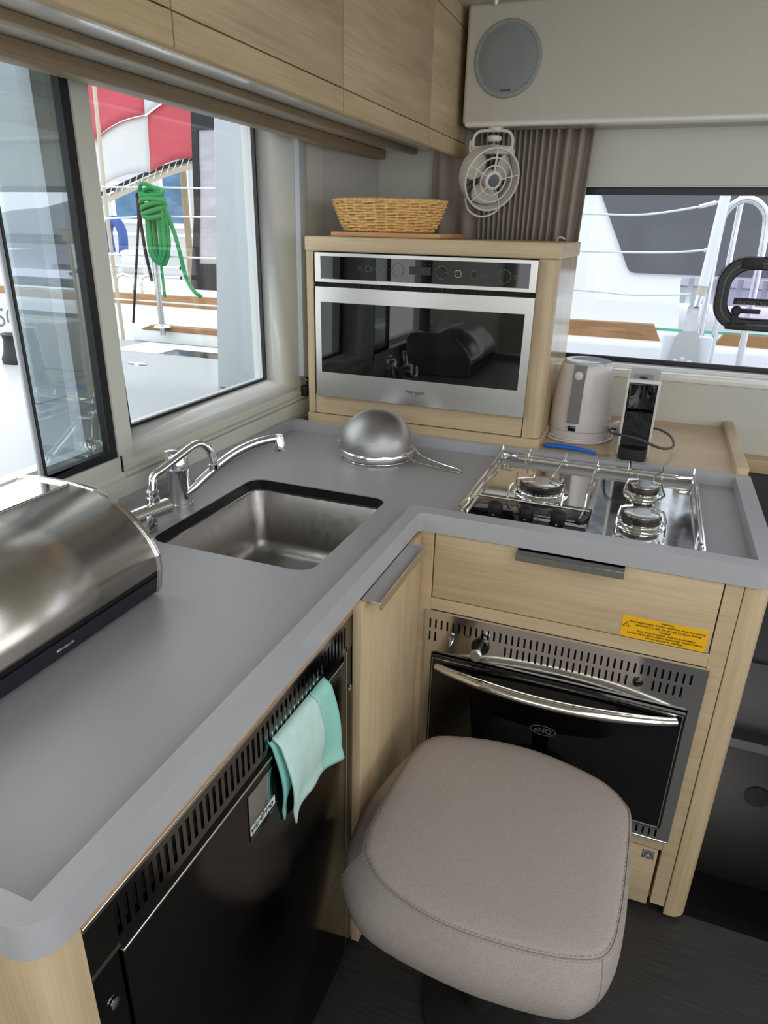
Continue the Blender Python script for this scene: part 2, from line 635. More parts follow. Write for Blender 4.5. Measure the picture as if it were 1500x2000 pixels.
inn = [(-0.32, 1.02), (1.35, 1.02), (1.35, 1.533), (-0.32, 1.533)]
out = [(-0.34, 1.03), (1.37, 1.03), (1.37, 1.535), (-0.34, 1.535)]
vs = [(a, BW + 0.034, b) for a, b in inn] + [(a, BW + 0.10, b) for a, b in out]
rv.add(vs, [(i, (i + 1) % 4, (i + 1) % 4 + 4, i + 4) for i in range(4)])
rv.build('window_reveal', 'white_gloss', wb, solid=0.006)
sb = MB().rbox(-0.3, 1.4, BW - 0.012, BW + 0.036, 0.996, 1.022, 0.008, 2)
sb.build('window_sill', 'white_gloss', wb)
pj = MB()
pj.box(-0.887, -0.80, BW - 0.006, BW, 1.46, 1.462)
pj.box(-0.887, -0.70, BW - 0.004, BW, 1.4935, 1.496)
pj.build('panel_joint', 'grey_lining', wb)

# window 1: far left pane with its black rubber edge
g = MB()
w1 = MB().plate(outer, [[(1.181, 0.986), (1.768, 0.986), (1.762, 1.66 - .004), (1.157, 1.66 - .004)]], lambda u, v, t: (t, u, v), GX - 0.002, GX + 0.008)
win1 = struct('window_1', w1, 'black_rubber', loc=(GX, 1.46, 0.98))
MB().plate([(1.176, 0.982), (1.772, 0.982), (1.766, 1.658), (1.152, 1.658)], [], lambda u, v, t: (t, u, v), GX - 0.003, GX - 0.008).build('pane', 'pane_clear', win1)

# window 2: sliding tinted pane beside the post, left part of the opening stands open
w2 = MB().plate([(0.872, 0.957), (1.052, 0.957), (1.052, 1.66), (0.872, 1.66)], [[(0.873, 0.974), (1.031, 0.974), (1.031, 1.65), (0.873, 1.65)]],
                lambda u, v, t: (t, u, v), LW - 0.004, LW - 0.022)
win2 = struct('window_2', w2, 'black_rubber', loc=(LW, 0.96, 0.957), bevel=0.003)
MB().plate([(0.876, 0.97), (1.036, 0.97), (1.036, 1.655), (0.876, 1.655)], [], lambda u, v, t: (t, u, v), LW - 0.012, LW - 0.018).build('pane', 'pane_tinted', win2)
tag(MB().box(LW - 0.018, LW - 0.011, 0.8640, 0.8765, 0.957, 1.66).build('pane_edge_profile', 'gelcoat_grey', win2, bevel=0.002), 'pale blue grey edge profile of the pane')
mb = MB().box(LW - 0.002, LW + 0.004, 1.054, 1.0555, 0.925, 0.96)
mb.build('frame_joint', 'dark_void', win2)

# window 3: side window with black top band
w3 = MB().plate(out, [[(-0.335, 1.042), (1.365, 1.042), (1.365, 1.512), (-0.335, 1.512)]], lambda u, v, t: (u, t, v), BW + 0.085, BW + 0.10)
win3 = struct('window_3', w3, 'black_rubber', loc=(0.5, BW + 0.09, 1.03))
MB().plate(out, [[(0.182, 1.165), (0.72, 1.165), (0.72, 1.345), (0.182, 1.345)]], lambda u, v, t: (u, t, v), BW + 0.092, BW + 0.097).build('pane', 'pane_side', win3)
# hatch set in that window
H0 = BW + 0.06
ht = thing('window_hatch', 'black framed opening hatch set in the side window, with lever', 'hatch', (0.45, H0, 1.16))
hx0, hx1, hz0, hz1 = 0.154, 0.745, 1.150, 1.354
MB().plate(rrect(hx0, hx1, hz0, hz1, 0.075, 8), [rrect(hx0 + 0.036, hx1 - 0.036, hz0 + 0.034, hz1 - 0.036, 0.05, 8)],
           lambda u, v, t: (u, t, v), H0, H0 + 0.035).build('frame', 'black_rubber', ht, bevel=0.004)
MB().plate(rrect(hx0 + 0.017, hx1 - 0.017, hz0 + 0.016, hz1 - 0.017, 0.062, 8), [rrect(hx0 + 0.020, hx1 - 0.020, hz0 + 0.019, hz1 - 0.020, 0.06, 8)],
           lambda u, v, t: (u, t, v), H0 - 0.0015, H0 + 0.002).build('frame_groove', 'logo_grey', ht)
MB().plate(rrect(hx0 + 0.03, hx1 - 0.03, hz0 + 0.03, hz1 - 0.03, 0.05, 8), [], lambda u, v, t: (u, t, v), H0 + 0.015, H0 + 0.02).build('pane', 'pane_hatch', ht)
MB().rbox(0.208, 0.262, H0 - 0.010, H0 + 0.01, 1.322, 1.352, 0.004, 2).build('hinge', 'black_matte', ht)
MB().rbox(0.196, 0.252, H0 - 0.008, H0 + 0.01, 1.152, 1.170, 0.003, 2).build('catch_plate', 'black_matte', ht)
lv = MB()
lv.lathe([(0.0135, 0), (0.0135, 0.016), (0.010, 0.02)], (0.218, H0 + 0.004, 1.206), (0, -1, 0), 20)
lv.box(0.209, 0.226, H0 - 0.012, H0 + 0.004, 1.166, 1.206)
lv.rbox(0.226, 0.280, H0 - 0.016, H0 - 0.006, 1.200, 1.213, 0.003, 2)
lv.build('lever', 'black_matte', ht)
lb = MB().box(0.207, 0.39, H0 + 0.012, H0 + 0.0145, 1.222, 1.240).build('warning_strip', 'ink', ht)
text('WATERTIGHT CLOSURE', 'warning_text', 'logo_grey', lb, (0.298, H0 + 0.0118, 1.2265), (1, 0, 0), (0, 0, 1), width=0.165)

# sliding tracks and cream ledge profile under the left windows
t1 = MB()
t1.prism([(LW, 0.848), (LW + 0.006, 0.848), (LW + 0.010, 0.900), (LW + 0.010, 0.912), (LW, 0.914)], 'Y', 0.0, 1.90)
t1.prism([(LW, 0.918), (LW + 0.010, 0.918), (LW + 0.010, 0.924), (LW, 0.926)], 'Y', 1.06, 1.90)
t1.prism([(LW, 0.931), (LW + 0.006, 0.931), (LW + 0.006, 0.936), (LW, 0.938)], 'Y', 1.06, 1.84)
struct('trim_1', t1, 'cream_wall')
# upright guide rail of the window blind
gr = thing('blind_guide_rail', 'pale upright blind guide rail left of the microwave housing', 'rail', (-0.972, 1.86, 0.925))
MB().rbox(-0.985, -0.962, 1.838, 1.884, 0.985, 1.64, 0.003, 2).build('rail', 'gelcoat_grey', gr)
MB().lathe([(0.0105, 0), (0.0105, 0.006), (0.007, 0.010), (0.003, 0.011)], (-0.963, 1.858, 0.9705), (1, 0, 0), 20).build('knob', 'black_gloss', gr)
k = MB().rbox(-0.978, -0.958, 1.845, 1.874, 0.922, 0.955, 0.003, 2).build('latch', 'black_matte', gr)
MB().lathe([(0.0035, 0), (0.0035, 0.003)], (-0.958, 1.858, 0.944), (1, 0, 0), 12).build('screw', 'chrome', k)

# stairwell down to the hull, right of the cooker
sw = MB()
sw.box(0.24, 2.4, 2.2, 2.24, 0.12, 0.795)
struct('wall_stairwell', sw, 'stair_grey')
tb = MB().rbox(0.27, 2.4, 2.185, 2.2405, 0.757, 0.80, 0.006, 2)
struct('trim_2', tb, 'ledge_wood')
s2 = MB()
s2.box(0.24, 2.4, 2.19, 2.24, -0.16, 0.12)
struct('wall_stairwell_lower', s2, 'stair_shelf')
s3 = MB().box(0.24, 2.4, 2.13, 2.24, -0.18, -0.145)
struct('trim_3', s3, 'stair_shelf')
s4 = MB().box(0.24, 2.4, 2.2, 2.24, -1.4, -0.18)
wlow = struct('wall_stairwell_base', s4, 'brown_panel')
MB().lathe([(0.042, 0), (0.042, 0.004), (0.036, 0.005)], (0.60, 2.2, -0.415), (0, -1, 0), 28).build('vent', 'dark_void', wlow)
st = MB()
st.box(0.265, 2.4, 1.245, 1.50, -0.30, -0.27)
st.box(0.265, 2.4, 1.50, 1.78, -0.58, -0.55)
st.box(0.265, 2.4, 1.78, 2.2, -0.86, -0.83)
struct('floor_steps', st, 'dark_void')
struct('wall_stair_shade', MB().box(0.80, 0.84, 1.25, 2.2, -1.4, 0.86), 'stair_grey')  # unseen wall added to keep daylight out of the stairwell
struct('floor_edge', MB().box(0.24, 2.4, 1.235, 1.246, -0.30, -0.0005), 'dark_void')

# overhead panel carrying the loudspeaker
VY = 2.08
vp = MB().rbox(-0.583, 2.4, VY, 2.245, 1.672, 1.952, 0.012, 3)
struct('wall_overhead', vp, 'vinyl_lining')
mb = MB().rbox(-0.575, 2.4, VY - 0.001, VY + 0.05, 1.668, 1.682, 0.006, 3)
struct('trim_4', mb, 'white_gloss')

# ================================================================== WORKTOP
def fil(pts, radii, n=6):
    """round the corners of a polygon, one radius per corner"""
    out = []
    m = len(pts)
    for i in range(m):
        p, a, b = Vector(pts[i]), Vector(pts[i - 1]), Vector(pts[(i + 1) % m])
        r = radii[i]
        if r <= 0:
            out.append(tuple(p))
            continue
        da, db = (a - p).normalized(), (b - p).normalized()
        ang = da.angle(db)
        d = r / math.tan(ang / 2)
        cen = p + (da + db).normalized() * (r / math.sin(ang / 2))
        s0, s1 = p + da * d, p + db * d
        a0 = math.atan2(s0.y - cen.y, s0.x - cen.x)
        a1 = math.atan2(s1.y - cen.y, s1.x - cen.x)
        while a1 - a0 > PI:
            a1 -= 2 * PI
        while a1 - a0 < -PI:
            a1 += 2 * PI
        for k in range(n + 1):
            t = a0 + (a1 - a0) * k / n
            out.append((cen.x + r * math.cos(t), cen.y + r * math.sin(t)))
    return out


ZT = 0.848           # worktop surface
ZR = 0.876           # top of the raised rim
ZB = 0.836           # underside
L_out = fil([(-0.975, 0.246), (-0.381, 0.246), (-0.381, 1.215), (0.272, 1.215), (0.272, 1.757), (-0.975, 1.757)], [0, 0.035, 0.010, 0.035, 0.008, 0.004])
L_in = fil([(-0.950, 0.272), (-0.409, 0.272), (-0.409, 1.250), (0.238, 1.250), (0.238, 1.735), (-0.950, 1.735)], [0, 0.001, 0.014, 0.001, 0.001, 0.001])
SINK = (-0.832, -0.490, 0.938, 1.322)
wt = thing('worktop', 'grey L-shaped galley worktop with raised rim around its edge', 'worktop', (-0.5, 1.0, ZB))
L_mid = fil([(-0.965, 0.258), (-0.395, 0.258), (-0.395, 1.232), (0.255, 1.232), (0.255, 1.747), (-0.965, 1.747)], [0, 0.02, 0.01, 0.02, 0, 0])
MB().plate(L_mid, [rrect(*SINK, 0.032, 6)], lambda u, v, t: (u, v, t), ZB + 0.001, ZT).build('slab', 'worktop_grey', wt)
MB().plate(L_out, [L_in], lambda u, v, t: (u, v, t), ZB, ZR).build('rim', 'worktop_rim', wt, bevel=0.0065, seg=4)

# sink
sx0, sx1, sy0, sy1 = SINK
sk = thing('sink', 'rectangular stainless undermount sink basin sunk in the worktop', 'sink', ((sx0 + sx1) / 2, (sy0 + sy1) / 2, 0.66))
MB().plate(rrect(sx0 - 0.02, sx1 + 0.02, sy0 - 0.02, sy1 + 0.02, 0.04, 6), [rrect(sx0 + 0.001, sx1 - 0.001, sy0 + 0.001, sy1 - 0.001, 0.031, 6)],
           lambda u, v, t: (u, v, t), ZB - 0.014, ZT - 0.002).build('gasket', 'black_rubber', sk)
bs = MB()
rings = []
prof = [(-0.004, 0.826), (0.002, 0.818), (0.008, 0.70), (0.016, 0.676), (0.034, 0.668)]
for (ins, z) in prof:
    rings.append([(u, v, z) for u, v in rrect(sx0 + ins, sx1 - ins, sy0 + ins, sy1 - ins, 0.034, 6)])
n = len(rings[0])
vs = [p for rg in rings for p in rg]
fs = []
for i in range(len(rings) - 1):
    for k in range(n):
        l = (k + 1) % n
        fs.append((i * n + k, i * n + l, (i + 1) * n + l, (i + 1) * n + k))
vs.append(((sx0 + sx1) / 2, (sy0 + sy1) / 2, 0.660))
for k in range(n):
    fs.append(((len(rings) - 1) * n + k, (len(rings) - 1) * n + (k + 1) % n, len(vs) - 1))
bs.add(vs, fs)
bs.build('basin', 'sink_steel', sk, smooth=50)
MB().plate(rrect(sx0 - 0.02, sx1 + 0.02, sy0 - 0.02, sy1 + 0.02, 0.04, 6), [rrect(sx0 + 0.003, sx1 - 0.003, sy0 + 0.003, sy1 - 0.003, 0.03, 6)],
           lambda u, v, t: (u, v, t), 0.820, 0.8225).build('flange', 'polished_steel', sk)
MB().lathe([(0.038, 0), (0.038, 0.003), (0.028, 0.004)], ((sx0 + sx1) / 2, (sy0 + sy1) / 2, 0.661)).build('drain', 'chrome', sk)

# ================================================================== COOKER UNIT
FY = 1.222
ck = thing('cooker_cabinet', 'light veneer cabinet front around the built-in oven', 'cabinet', (-0.07, 1.45, 0.0))
ff = MB()
ff.box(-0.391, -0.350, FY, FY + 0.02, 0.03, ZB)
ff.box(0.1925, 0.2225, FY, FY + 0.02, 0.03, ZB)
ff.box(-0.350, 0.1925, FY, FY + 0.02, 0.655, 0.6835)
ff.box(-0.350, 0.1925, FY, FY + 0.02, 0.186, 0.218)
ff.build('face_frame', 'veneer_x', ck, bevel=0.0012)
dr = MB().rbox(-0.3475, 0.1900, FY - 0.001, FY + 0.018, 0.6860, 0.833, 0.0015, 2)
dr = dr.build('drawer', 'veneer_x', ck)
hd = MB()
hd.prism([(FY + 0.012, 0.8335), (FY - 0.030, 0.8335), (FY - 0.0325, 0.820), (FY - 0.0305, 0.820), (FY - 0.0285, 0.8315), (FY + 0.012, 0.8315)], 'X', -0.178, 0.021)
tag(hd.build('handle', 'pull_steel', dr, bevel=0.0008), 'slim steel edge pull')
sk_ = MB().box(0.0325, 0.1835, FY - 0.0018, FY - 0.001, 0.687, 0.7325).build('warning_sticker', 'sticker_yellow', dr)
tag(sk_, 'yellow warning sticker with black print')
cxs = 0.112
ys = FY - 0.0019
X1, Z1 = (1, 0, 0), (0, 0, 1)
text('WARNING', 'print', 'ink', sk_, (cxs, ys, 0.7285), X1, Z1, width=0.023, bold=0.02)
text('Avoid asphyxiation. Provide ventilation when the cooking', 'print', 'ink', sk_, (cxs, ys, 0.7228), X1, Z1, width=0.134, bold=0.016)
text('appliance is in use. Do not use for space heating.', 'print', 'ink', sk_, (cxs + 0.004, ys, 0.7168), X1, Z1, width=0.116, bold=0.016)
text('DANGER', 'print', 'ink', sk_, (cxs, ys, 0.7095), X1, Z1, width=0.020, bold=0.02)
text("Pour éviter l'asphyxie. Assurez la ventilation", 'print', 'ink', sk_, (cxs + 0.002, ys, 0.7040), X1, Z1, width=0.104, bold=0.016)
text("lorsque l'appareil de cuisson fonctionne. Ne pas l'utiliser", 'print', 'ink', sk_, (cxs, ys, 0.6983), X1, Z1, width=0.134, bold=0.016)
text('comme appareil de chauffage.', 'print', 'ink', sk_, (cxs, ys, 0.6925), X1, Z1, width=0.068, bold=0.016)
tri = MB()
tri.plate([(0.0345, 0.7095), (0.0475, 0.7095), (0.041, 0.7205)], [[(0.0362, 0.7104), (0.0458, 0.7104), (0.041, 0.7187)]], lambda u, v, t: (u, t, v), ys - 0.0002, ys)
tri.box(0.0406, 0.0414, ys - 0.0002, ys, 0.7132, 0.7168)
tri.box(0.0406, 0.0414, ys - 0.0002, ys, 0.7114, 0.7122)
tri.box(0.075, 0.15, ys - 0.0002, ys, 0.7132, 0.7135)
tri.build('warning_symbol', 'ink', sk_)
ld = MB().rbox(-0.3475, 0.1865, FY - 0.001, FY + 0.018, 0.022, 0.1825, 0.0015, 2).build('lower_door', 'veneer_x', ck)
pg = MB().box(0.156, 0.180, FY - 0.0018, FY - 0.001, 0.155, 0.1775).build('pictogram_tag', 'logo_grey', ld)
tag(pg, 'small grey pictogram tag')
pm = MB()
pm.plate([(0.1585, 0.1585), (0.1775, 0.1585), (0.1775, 0.1755), (0.1585, 0.1755)], [[(0.1595, 0.1595), (0.1765, 0.1595), (0.1765, 0.1745), (0.1595, 0.1745)]],
         lambda u, v, t: (u, t, v), FY - 0.0020, FY - 0.0018)
pm.prism([(0.1635, 0.164), (0.1725, 0.164), (0.170, 0.168), (0.168, 0.1725), (0.166, 0.168)], 'Y', FY - 0.0020, FY - 0.0018)
pm.box(0.1635, 0.1725, FY - 0.0020, FY - 0.0018, 0.1612, 0.1625)
pm.build('symbol', 'ink_light', pg)
MB().box(-0.39, 0.20, FY + 0.045, FY + 0.06, 0.0, 0.12).build('plinth', 'veneer_x', ck)
# rounded right-hand corner post and side panel
po = fil([(0.2235, FY - 0.002), (0.268, FY - 0.002), (0.268, 1.757), (0.248, 1.757), (0.248, FY + 0.03), (0.2235, FY + 0.03)], [0.002, 0.030, 0, 0, 0, 0], 8)
MB().plate(po, [], lambda u, v, t: (u, v, t), 0.012, ZB - 0.001).build('corner_post', 'veneer_z', ck)
# dark inner walls so the unit is closed behind the front
iw = MB()
iw.box(-0.385, 0.246, 1.73, 1.745, 0.03, ZB - 0.002)
iw.box(-0.385, -0.375, 1.245, 1.73, 0.03, ZB - 0.002)
iw.build('carcass', 'dark_void', ck)

# ---------------------------------------------------------------- oven
OY = 1.214
ov = thing('oven', 'built-in stainless and black glass gas oven below the hob', 'oven', (-0.08, 1.40, 0.218))


def slot(x0, x1, z0, z1, n=3):
    r = (x1 - x0) / 2
    cx = (x0 + x1) / 2
    p = [(cx + r * math.cos(PI + PI * i / n), z0 + r + r * math.sin(PI + PI * i / n)) for i in range(n + 1)]
    p += [(cx + r * math.cos(PI * i / n), z1 - r + r * math.sin(PI * i / n)) for i in range(n + 1)]
    return p


holes = []
P = 0.01262
for i in range(42):
    x = -0.346 + P * i
    holes.append(slot(x - 0.002, x + 0.002, 0.614, 0.6375))
for i in range(41):
    x = -0.346 + P * i
    if i < 2 or (i > 12 and not (0.060 < x < 0.098)):
        holes.append(slot(x - 0.002, x + 0.002, 0.583, 0.607))
for i in range(42):
    x = -0.346 + P * i
    holes.append(slot(x - 0.002, x + 0.002, 0.227, 0.247))
MB().plate([(-0.357, 0.218), (0.197, 0.218), (0.197, 0.653), (-0.357, 0.653)], [[(-0.340, 0.256), (0.178, 0.256), (0.178, 0.556), (-0.340, 0.556)]] + holes,
           lambda u, v, t: (u, t, v), OY, OY + 0.002).build('front_frame', 'polished_steel', ov)
MB().plate([(-0.358, 0.2165), (0.1985, 0.2165), (0.1985, 0.6545), (-0.358, 0.6545)], [[(-0.356, 0.2190), (0.196, 0.2190), (0.196, 0.652), (-0.356, 0.652)]],
           lambda u, v, t: (u, t, v), OY - 0.001, OY + 0.008).build('edge_trim', 'polished_steel', ov)
ob = MB()
ob.box(-0.348, 0.188, OY + 0.012, 1.70, 0.222, 0.650)
ob.build('body', 'dark_void', ov)
od = MB().rbox(-0.338, 0.1755, OY - 0.012, OY + 0.006, 0.2585, 0.5535, 0.002, 2).build('door', 'black_glass', ov)
MB().plate([(-0.3345, 0.262), (0.172, 0.262), (0.172, 0.550), (-0.3345, 0.550)], [[(-0.3325, 0.264), (0.1700, 0.264), (0.1700, 0.5478), (-0.3325, 0.5478)]],
           lambda u, v, t: (u, t, v), OY - 0.0128, OY - 0.0115).build('door_trim', 'polished_steel', od)
hp = []
rad = []
for i in range(25):
    u = i / 24
    b = math.sin(PI * u) ** 0.8
    hp.append((-0.322 + 0.482 * u, OY - 0.016 - 0.042 * b, 0.533 + 0.004 * u))
    rad.append(0.0095 + 0.0040 * min(1, 4 * u, 4 * (1 - u)))
MB().tube(hp, rad, 14, flat=0.8).build('handle', 'polished_steel', od)
lg = MB()
ring = lambda a, b: [(-0.084 + a * math.cos(2 * PI * i / 36), 0.433 + b * math.sin(2 * PI * i / 36)) for i in range(36)]
lg.plate(ring(0.0275, 0.0125), [ring(0.0255, 0.0108)], lambda u, v, t: (u, t, v), OY - 0.0125, OY - 0.0121)
lo = lg.build('logo', 'logo_grey', od)
text('eNO', 'logo_text', 'logo_grey', lo, (-0.084, OY - 0.0122, 0.4325), X1, Z1, width=0.036, bold=0.03)
kb = MB().lathe([(0.0195, 0), (0.0195, 0.004), (0.018, 0.006)], (-0.234, OY, 0.596), (0, -1, 0), 32).build('dial', 'black_gloss', ov)
MB().lathe([(0.0055, 0), (0.0055, 0.026), (0.0115, 0.027), (0.0125, 0.030), (0.0125, 0.036), (0.011, 0.038)], (-0.234, OY - 0.005, 0.596), (0, -1, 0), 28).build('knob', 'brushed_steel', kb)
MB().lathe([(0.0095, 0), (0.0095, 0.003), (0.006, 0.006), (0.003, 0.007)], (0.080, OY, 0.596), (0, -1, 0), 24).build('igniter_button', 'black_gloss', ov)
cl = MB()
cl.tube([(-0.297, OY - 0.001, 0.586), (-0.297, OY - 0.012, 0.586), (-0.296, OY - 0.012, 0.602), (-0.300, OY - 0.006, 0.606)], 0.0018, 6)
cl.build('rail_clip', 'chrome', ov)
MB().plate([(-0.264 + 0.0062 * math.cos(2 * PI * i / 16), 0.612 + 0.0026 * math.sin(2 * PI * i / 16)) for i in range(16)],
           [[(-0.264 + 0.0052 * math.cos(2 * PI * i / 16), 0.612 + 0.0018 * math.sin(2 * PI * i / 16)) for i in range(16)]],
           lambda u, v, t: (u, t, v), OY - 0.0006, OY).build('dial_mark', 'ink', ov)

# ---------------------------------------------------------------- hob
hb = thing('hob', 'stainless three-burner gas hob with wire pan rails', 'hob', (-0.08, 1.51, ZT))
MB().plate(rrect(-0.322, 0.160, 1.285, 1.733, 0.012, 4), [], lambda u, v, t: (u, v, t), ZT, ZT + 0.004).build('tray', 'polished_steel', hb, bevel=0.002)
fr = MB()
fr.tube([(u, v, ZT + 0.005) for u, v in rrect(-0.317, 0.155, 1.290, 1.728, 0.014, 5)], 0.005, 8, closed=True)
fr.build('tray_edge', 'polished_steel', hb)


def burner(x, y, r):
    b = MB().lathe([(r * 1.28, 0), (r * 1.24, 0.003), (r * 1.10, 0.006), (r * 1.02, 0.005), (r, 0.010)], (x, y, ZT + 0.004), n=36).build('burner', 'chrome', hb)
    MB().lathe([(r * 0.98, 0), (r * 0.98, 0.010), (r * 0.94, 0.012)], (x, y, ZT + 0.013), n=36).build('flame_ring', 'burner_dark', b)
    MB().lathe([(r * 0.86, 0), (r * 0.88, 0.004), (r * 0.80, 0.006), (r * 0.5, 0.006)], (x, y, ZT + 0.025), n=36).build('burner_cap', 'brushed_steel', b)


burner(-0.183, 1.500, 0.050)
burner(0.037, 1.580, 0.034)
burner(0.038, 1.395, 0.040)
# control strip
cpn = MB().rbox(-0.302, -0.061, 1.268, 1.424, ZT + 0.004, ZT + 0.011, 0.002, 2).build('control_panel', 'black_gloss', hb)
for x in (-0.249, -0.184, -0.120):
    kn = MB().lathe([(0.0145, 0), (0.0155, 0.004), (0.0150, 0.018), (0.0145, 0.021), (0.008, 0.0245), (0.001, 0.0255)], (x, 1.320, ZT + 0.011), n=28).build('knob', 'black_matte', cpn)
    MB().box(x - 0.002, x + 0.002, 1.300, 1.304, ZT + 0.0108, ZT + 0.0116).build('dial_mark', 'ink_light', cpn)
MB().lathe([(0.009, 0), (0.009, 0.002), (0.005, 0.004), (0.004, 0.006)], (-0.078, 1.335, ZT + 0.011), n=20).build('igniter_button', 'black_matte', cpn)
# wire pan support: side and back rails, folded cross wires
RZ = ZT + 0.026
PZ = ZT + 0.040
ws = MB()
ws.tube([(-0.316, 1.285, RZ), (-0.316, 1.712, RZ)], 0.0028, 8)
ws.tube([(0.146, 1.285, RZ), (0.146, 1.712, RZ)], 0.0028, 8)
ws.tube([(-0.316, 1.708, RZ - 0.006), (0.146, 1.708, RZ - 0.006)], 0.0028, 8)
ws.tube([(-0.300, 1.362, RZ + 0.002), (-0.063, 1.362, RZ + 0.002)], 0.0026, 8)
ws.tube([(-0.316, 1.712, RZ), (-0.316, 1.715, PZ), (-0.316, 1.700, ZT + 0.008)], 0.0022, 7)
ws.tube([(0.146, 1.712, RZ), (0.146, 1.715, PZ), (0.146, 1.700, ZT + 0.008)], 0.0022, 7)
for sx in (-0.316, 0.146):
    ws.tube([(sx, 1.36, RZ), (sx, 1.36, ZT + 0.004)], 0.0025, 7)
ws.build('pan_rail', 'polished_steel', hb)


def wire(pts):
    MB().tube(pts, 0.0024, 7).build('grid_wire', 'polished_steel', hb)


for (x, inn, by, fy) in ((-0.247, -0.203, 1.500, 1.37), (-0.156, -0.163, 1.500, 1.37)):
    s_ = -1 if inn < -0.183 else 1
    wire([(x, 1.706, RZ - 0.006), (x, 1.712, PZ), (x, 1.66, PZ - 0.004), (x + (inn - x) * 0.2, 1.60, PZ - 0.004), (-0.183 + s_ * 0.020, 1.535, PZ - 0.004), (-0.183 + s_ * 0.018, 1.500, PZ - 0.004),
          (-0.183 + s_ * 0.052, 1.480, PZ - 0.004), (-0.183 + s_ * 0.058, 1.42, PZ - 0.004), (-0.183 + s_ * 0.058, 1.40, ZT + 0.006)])
wire([(-0.077, 1.706, RZ - 0.006), (-0.077, 1.712, PZ), (-0.077, 1.55, PZ - 0.004), (-0.077, 1.436, PZ - 0.004), (-0.077, 1.43, ZT + 0.006)])
for s_ in (-1, 1):
    cx = 0.0375
    wire([(cx + s_ * 0.038, 1.706, RZ - 0.006), (cx + s_ * 0.038, 1.712, PZ), (cx + s_ * 0.036, 1.665, PZ - 0.004), (cx + s_ * 0.017, 1.620, PZ - 0.004), (cx + s_ * 0.016, 1.592, PZ - 0.004),
          (cx + s_ * 0.036, 1.580, PZ - 0.004), (cx + s_ * 0.042, 1.500, PZ - 0.004), (cx + s_ * 0.022, 1.450, PZ - 0.004), (cx + s_ * 0.020, 1.412, PZ - 0.004),
          (cx + s_ * 0.042, 1.396, PZ - 0.004), (cx + s_ * 0.046, 1.330, PZ - 0.004), (cx + s_ * 0.046, 1.325, ZT + 0.006)])
for sx, d in ((-0.300, 1), (0.130, -1)):
    cl = MB().tube([(sx - 0.012 * d, 1.695, RZ - 0.004), (sx + 0.014 * d, 1.690, RZ - 0.004), (sx + 0.024 * d, 1.694, RZ - 0.006)], [0.007, 0.006, 0.002], 8)
    cl.build('rail_clamp', 'polished_steel', hb)

# ================================================================== SINK CABINET, FRIDGE
FX = -0.391
sc = thing('sink_cabinet', 'light veneer cabinet door under the sink with steel edge pull', 'cabinet', (-0.6, 1.06, 0.0))
dd = MB().rbox(FX, -0.374, 0.899, 1.214, 0.022, 0.832, 0.0015, 2).build('door', 'veneer_z', sc)
hd = MB()
hd.prism([(-0.395, 0.8345), (-0.347, 0.8345), (-0.3445, 0.820), (-0.3465, 0.820), (-0.3485, 0.8325), (-0.395, 0.8325)], 'Y', 0.912, 1.150)
# outline above is (x, z): mirrored so the lip hangs down in front of the door
tag(hd.build('handle', 'brushed_steel', dd, bevel=0.0008), 'slim steel edge pull')
MB().box(-0.97, FX - 0.002, 0.899, 0.912, 0.03, 0.66).build('partition', 'veneer_z', sc)
MB().box(-0.97, -0.41, 0.90, 1.21, 0.0, 0.02).build('plinth', 'dark_void', sc)

fg = thing('fridge', 'dark stainless under-counter fridge with slotted vent strip', 'fridge', (-0.68, 0.6, 0.0))
hl = []
y = 0.338
while y < 0.880:
    hl.append([(y - 0.0030, 0.7615), (y + 0.0030, 0.7615), (y + 0.0030, 0.8015), (y - 0.0030, 0.8015)])
    y += 0.01235
MB().plate([(0.297, 0.751), (0.897, 0.751), (0.897, 0.813), (0.297, 0.813)], hl, lambda u, v, t: (t, u, v), FX, FX - 0.002).build('vent_grille', 'dark_inox_grille', fg)
MB().box(FX - 0.003, FX + 0.0015, 0.297, 0.897, 0.8118, 0.8180).build('grille_trim', 'brushed_steel', fg, bevel=0.001)
MB().box(FX - 0.002, FX + 0.001, 0.297, 0.335, 0.7485, 0.7515).build('frame_line', 'polished_steel', fg)
MB().box(-0.95, FX - 0.022, 0.30, 0.895, 0.02, 0.80).build('body', 'dark_void', fg)
MB().box(FX - 0.02, FX - 0.001, 0.297, 0.332, 0.02, 0.749).build('side_frame', 'black_gloss', fg)
MB().box(FX - 0.02, FX - 0.001, 0.866, 0.897, 0.02, 0.749).build('side_frame', 'black_gloss', fg)
MB().box(FX - 0.004, FX, 0.8735, 0.8765, 0.02, 0.762).build('side_trim', 'brushed_steel', fg)
MB().lathe([(0.006, 0), (0.006, 0.002), (0.003, 0.003)], (FX, 0.886, 0.672), (1, 0, 0), 16).build('lock', 'chrome', fg)
MB().lathe([(0.006, 0), (0.006, 0.002), (0.003, 0.003)], (FX, 0.316, 0.690), (1, 0, 0), 16).build('lock', 'chrome', fg)
fd = MB().rbox(FX - 0.02, FX + 0.003, 0.335, 0.858, 0.03, 0.7395, 0.002, 2).build('door', 'dark_inox', fg)
MB().box(FX - 0.012, FX + 0.0036, 0.335, 0.858, 0.7390, 0.7430).build('door_top_trim', 'brushed_steel', fd, bevel=0.001)
bd = MB().rbox(FX + 0.003, FX + 0.0048, 0.559, 0.629, 0.652, 0.729, 0.0008, 2).build('badge', 'badge_mirror', fg)
bx = FX + 0.0049
MB().box(bx, bx + 0.0002, 0.559, 0.622, 0.6625, 0.677).build('badge_band', 'badge_white', bd)
MB().box(bx, bx + 0.0002, 0.5595, 0.6285, 0.6585, 0.6615).build('badge_line', 'navy_black', bd)
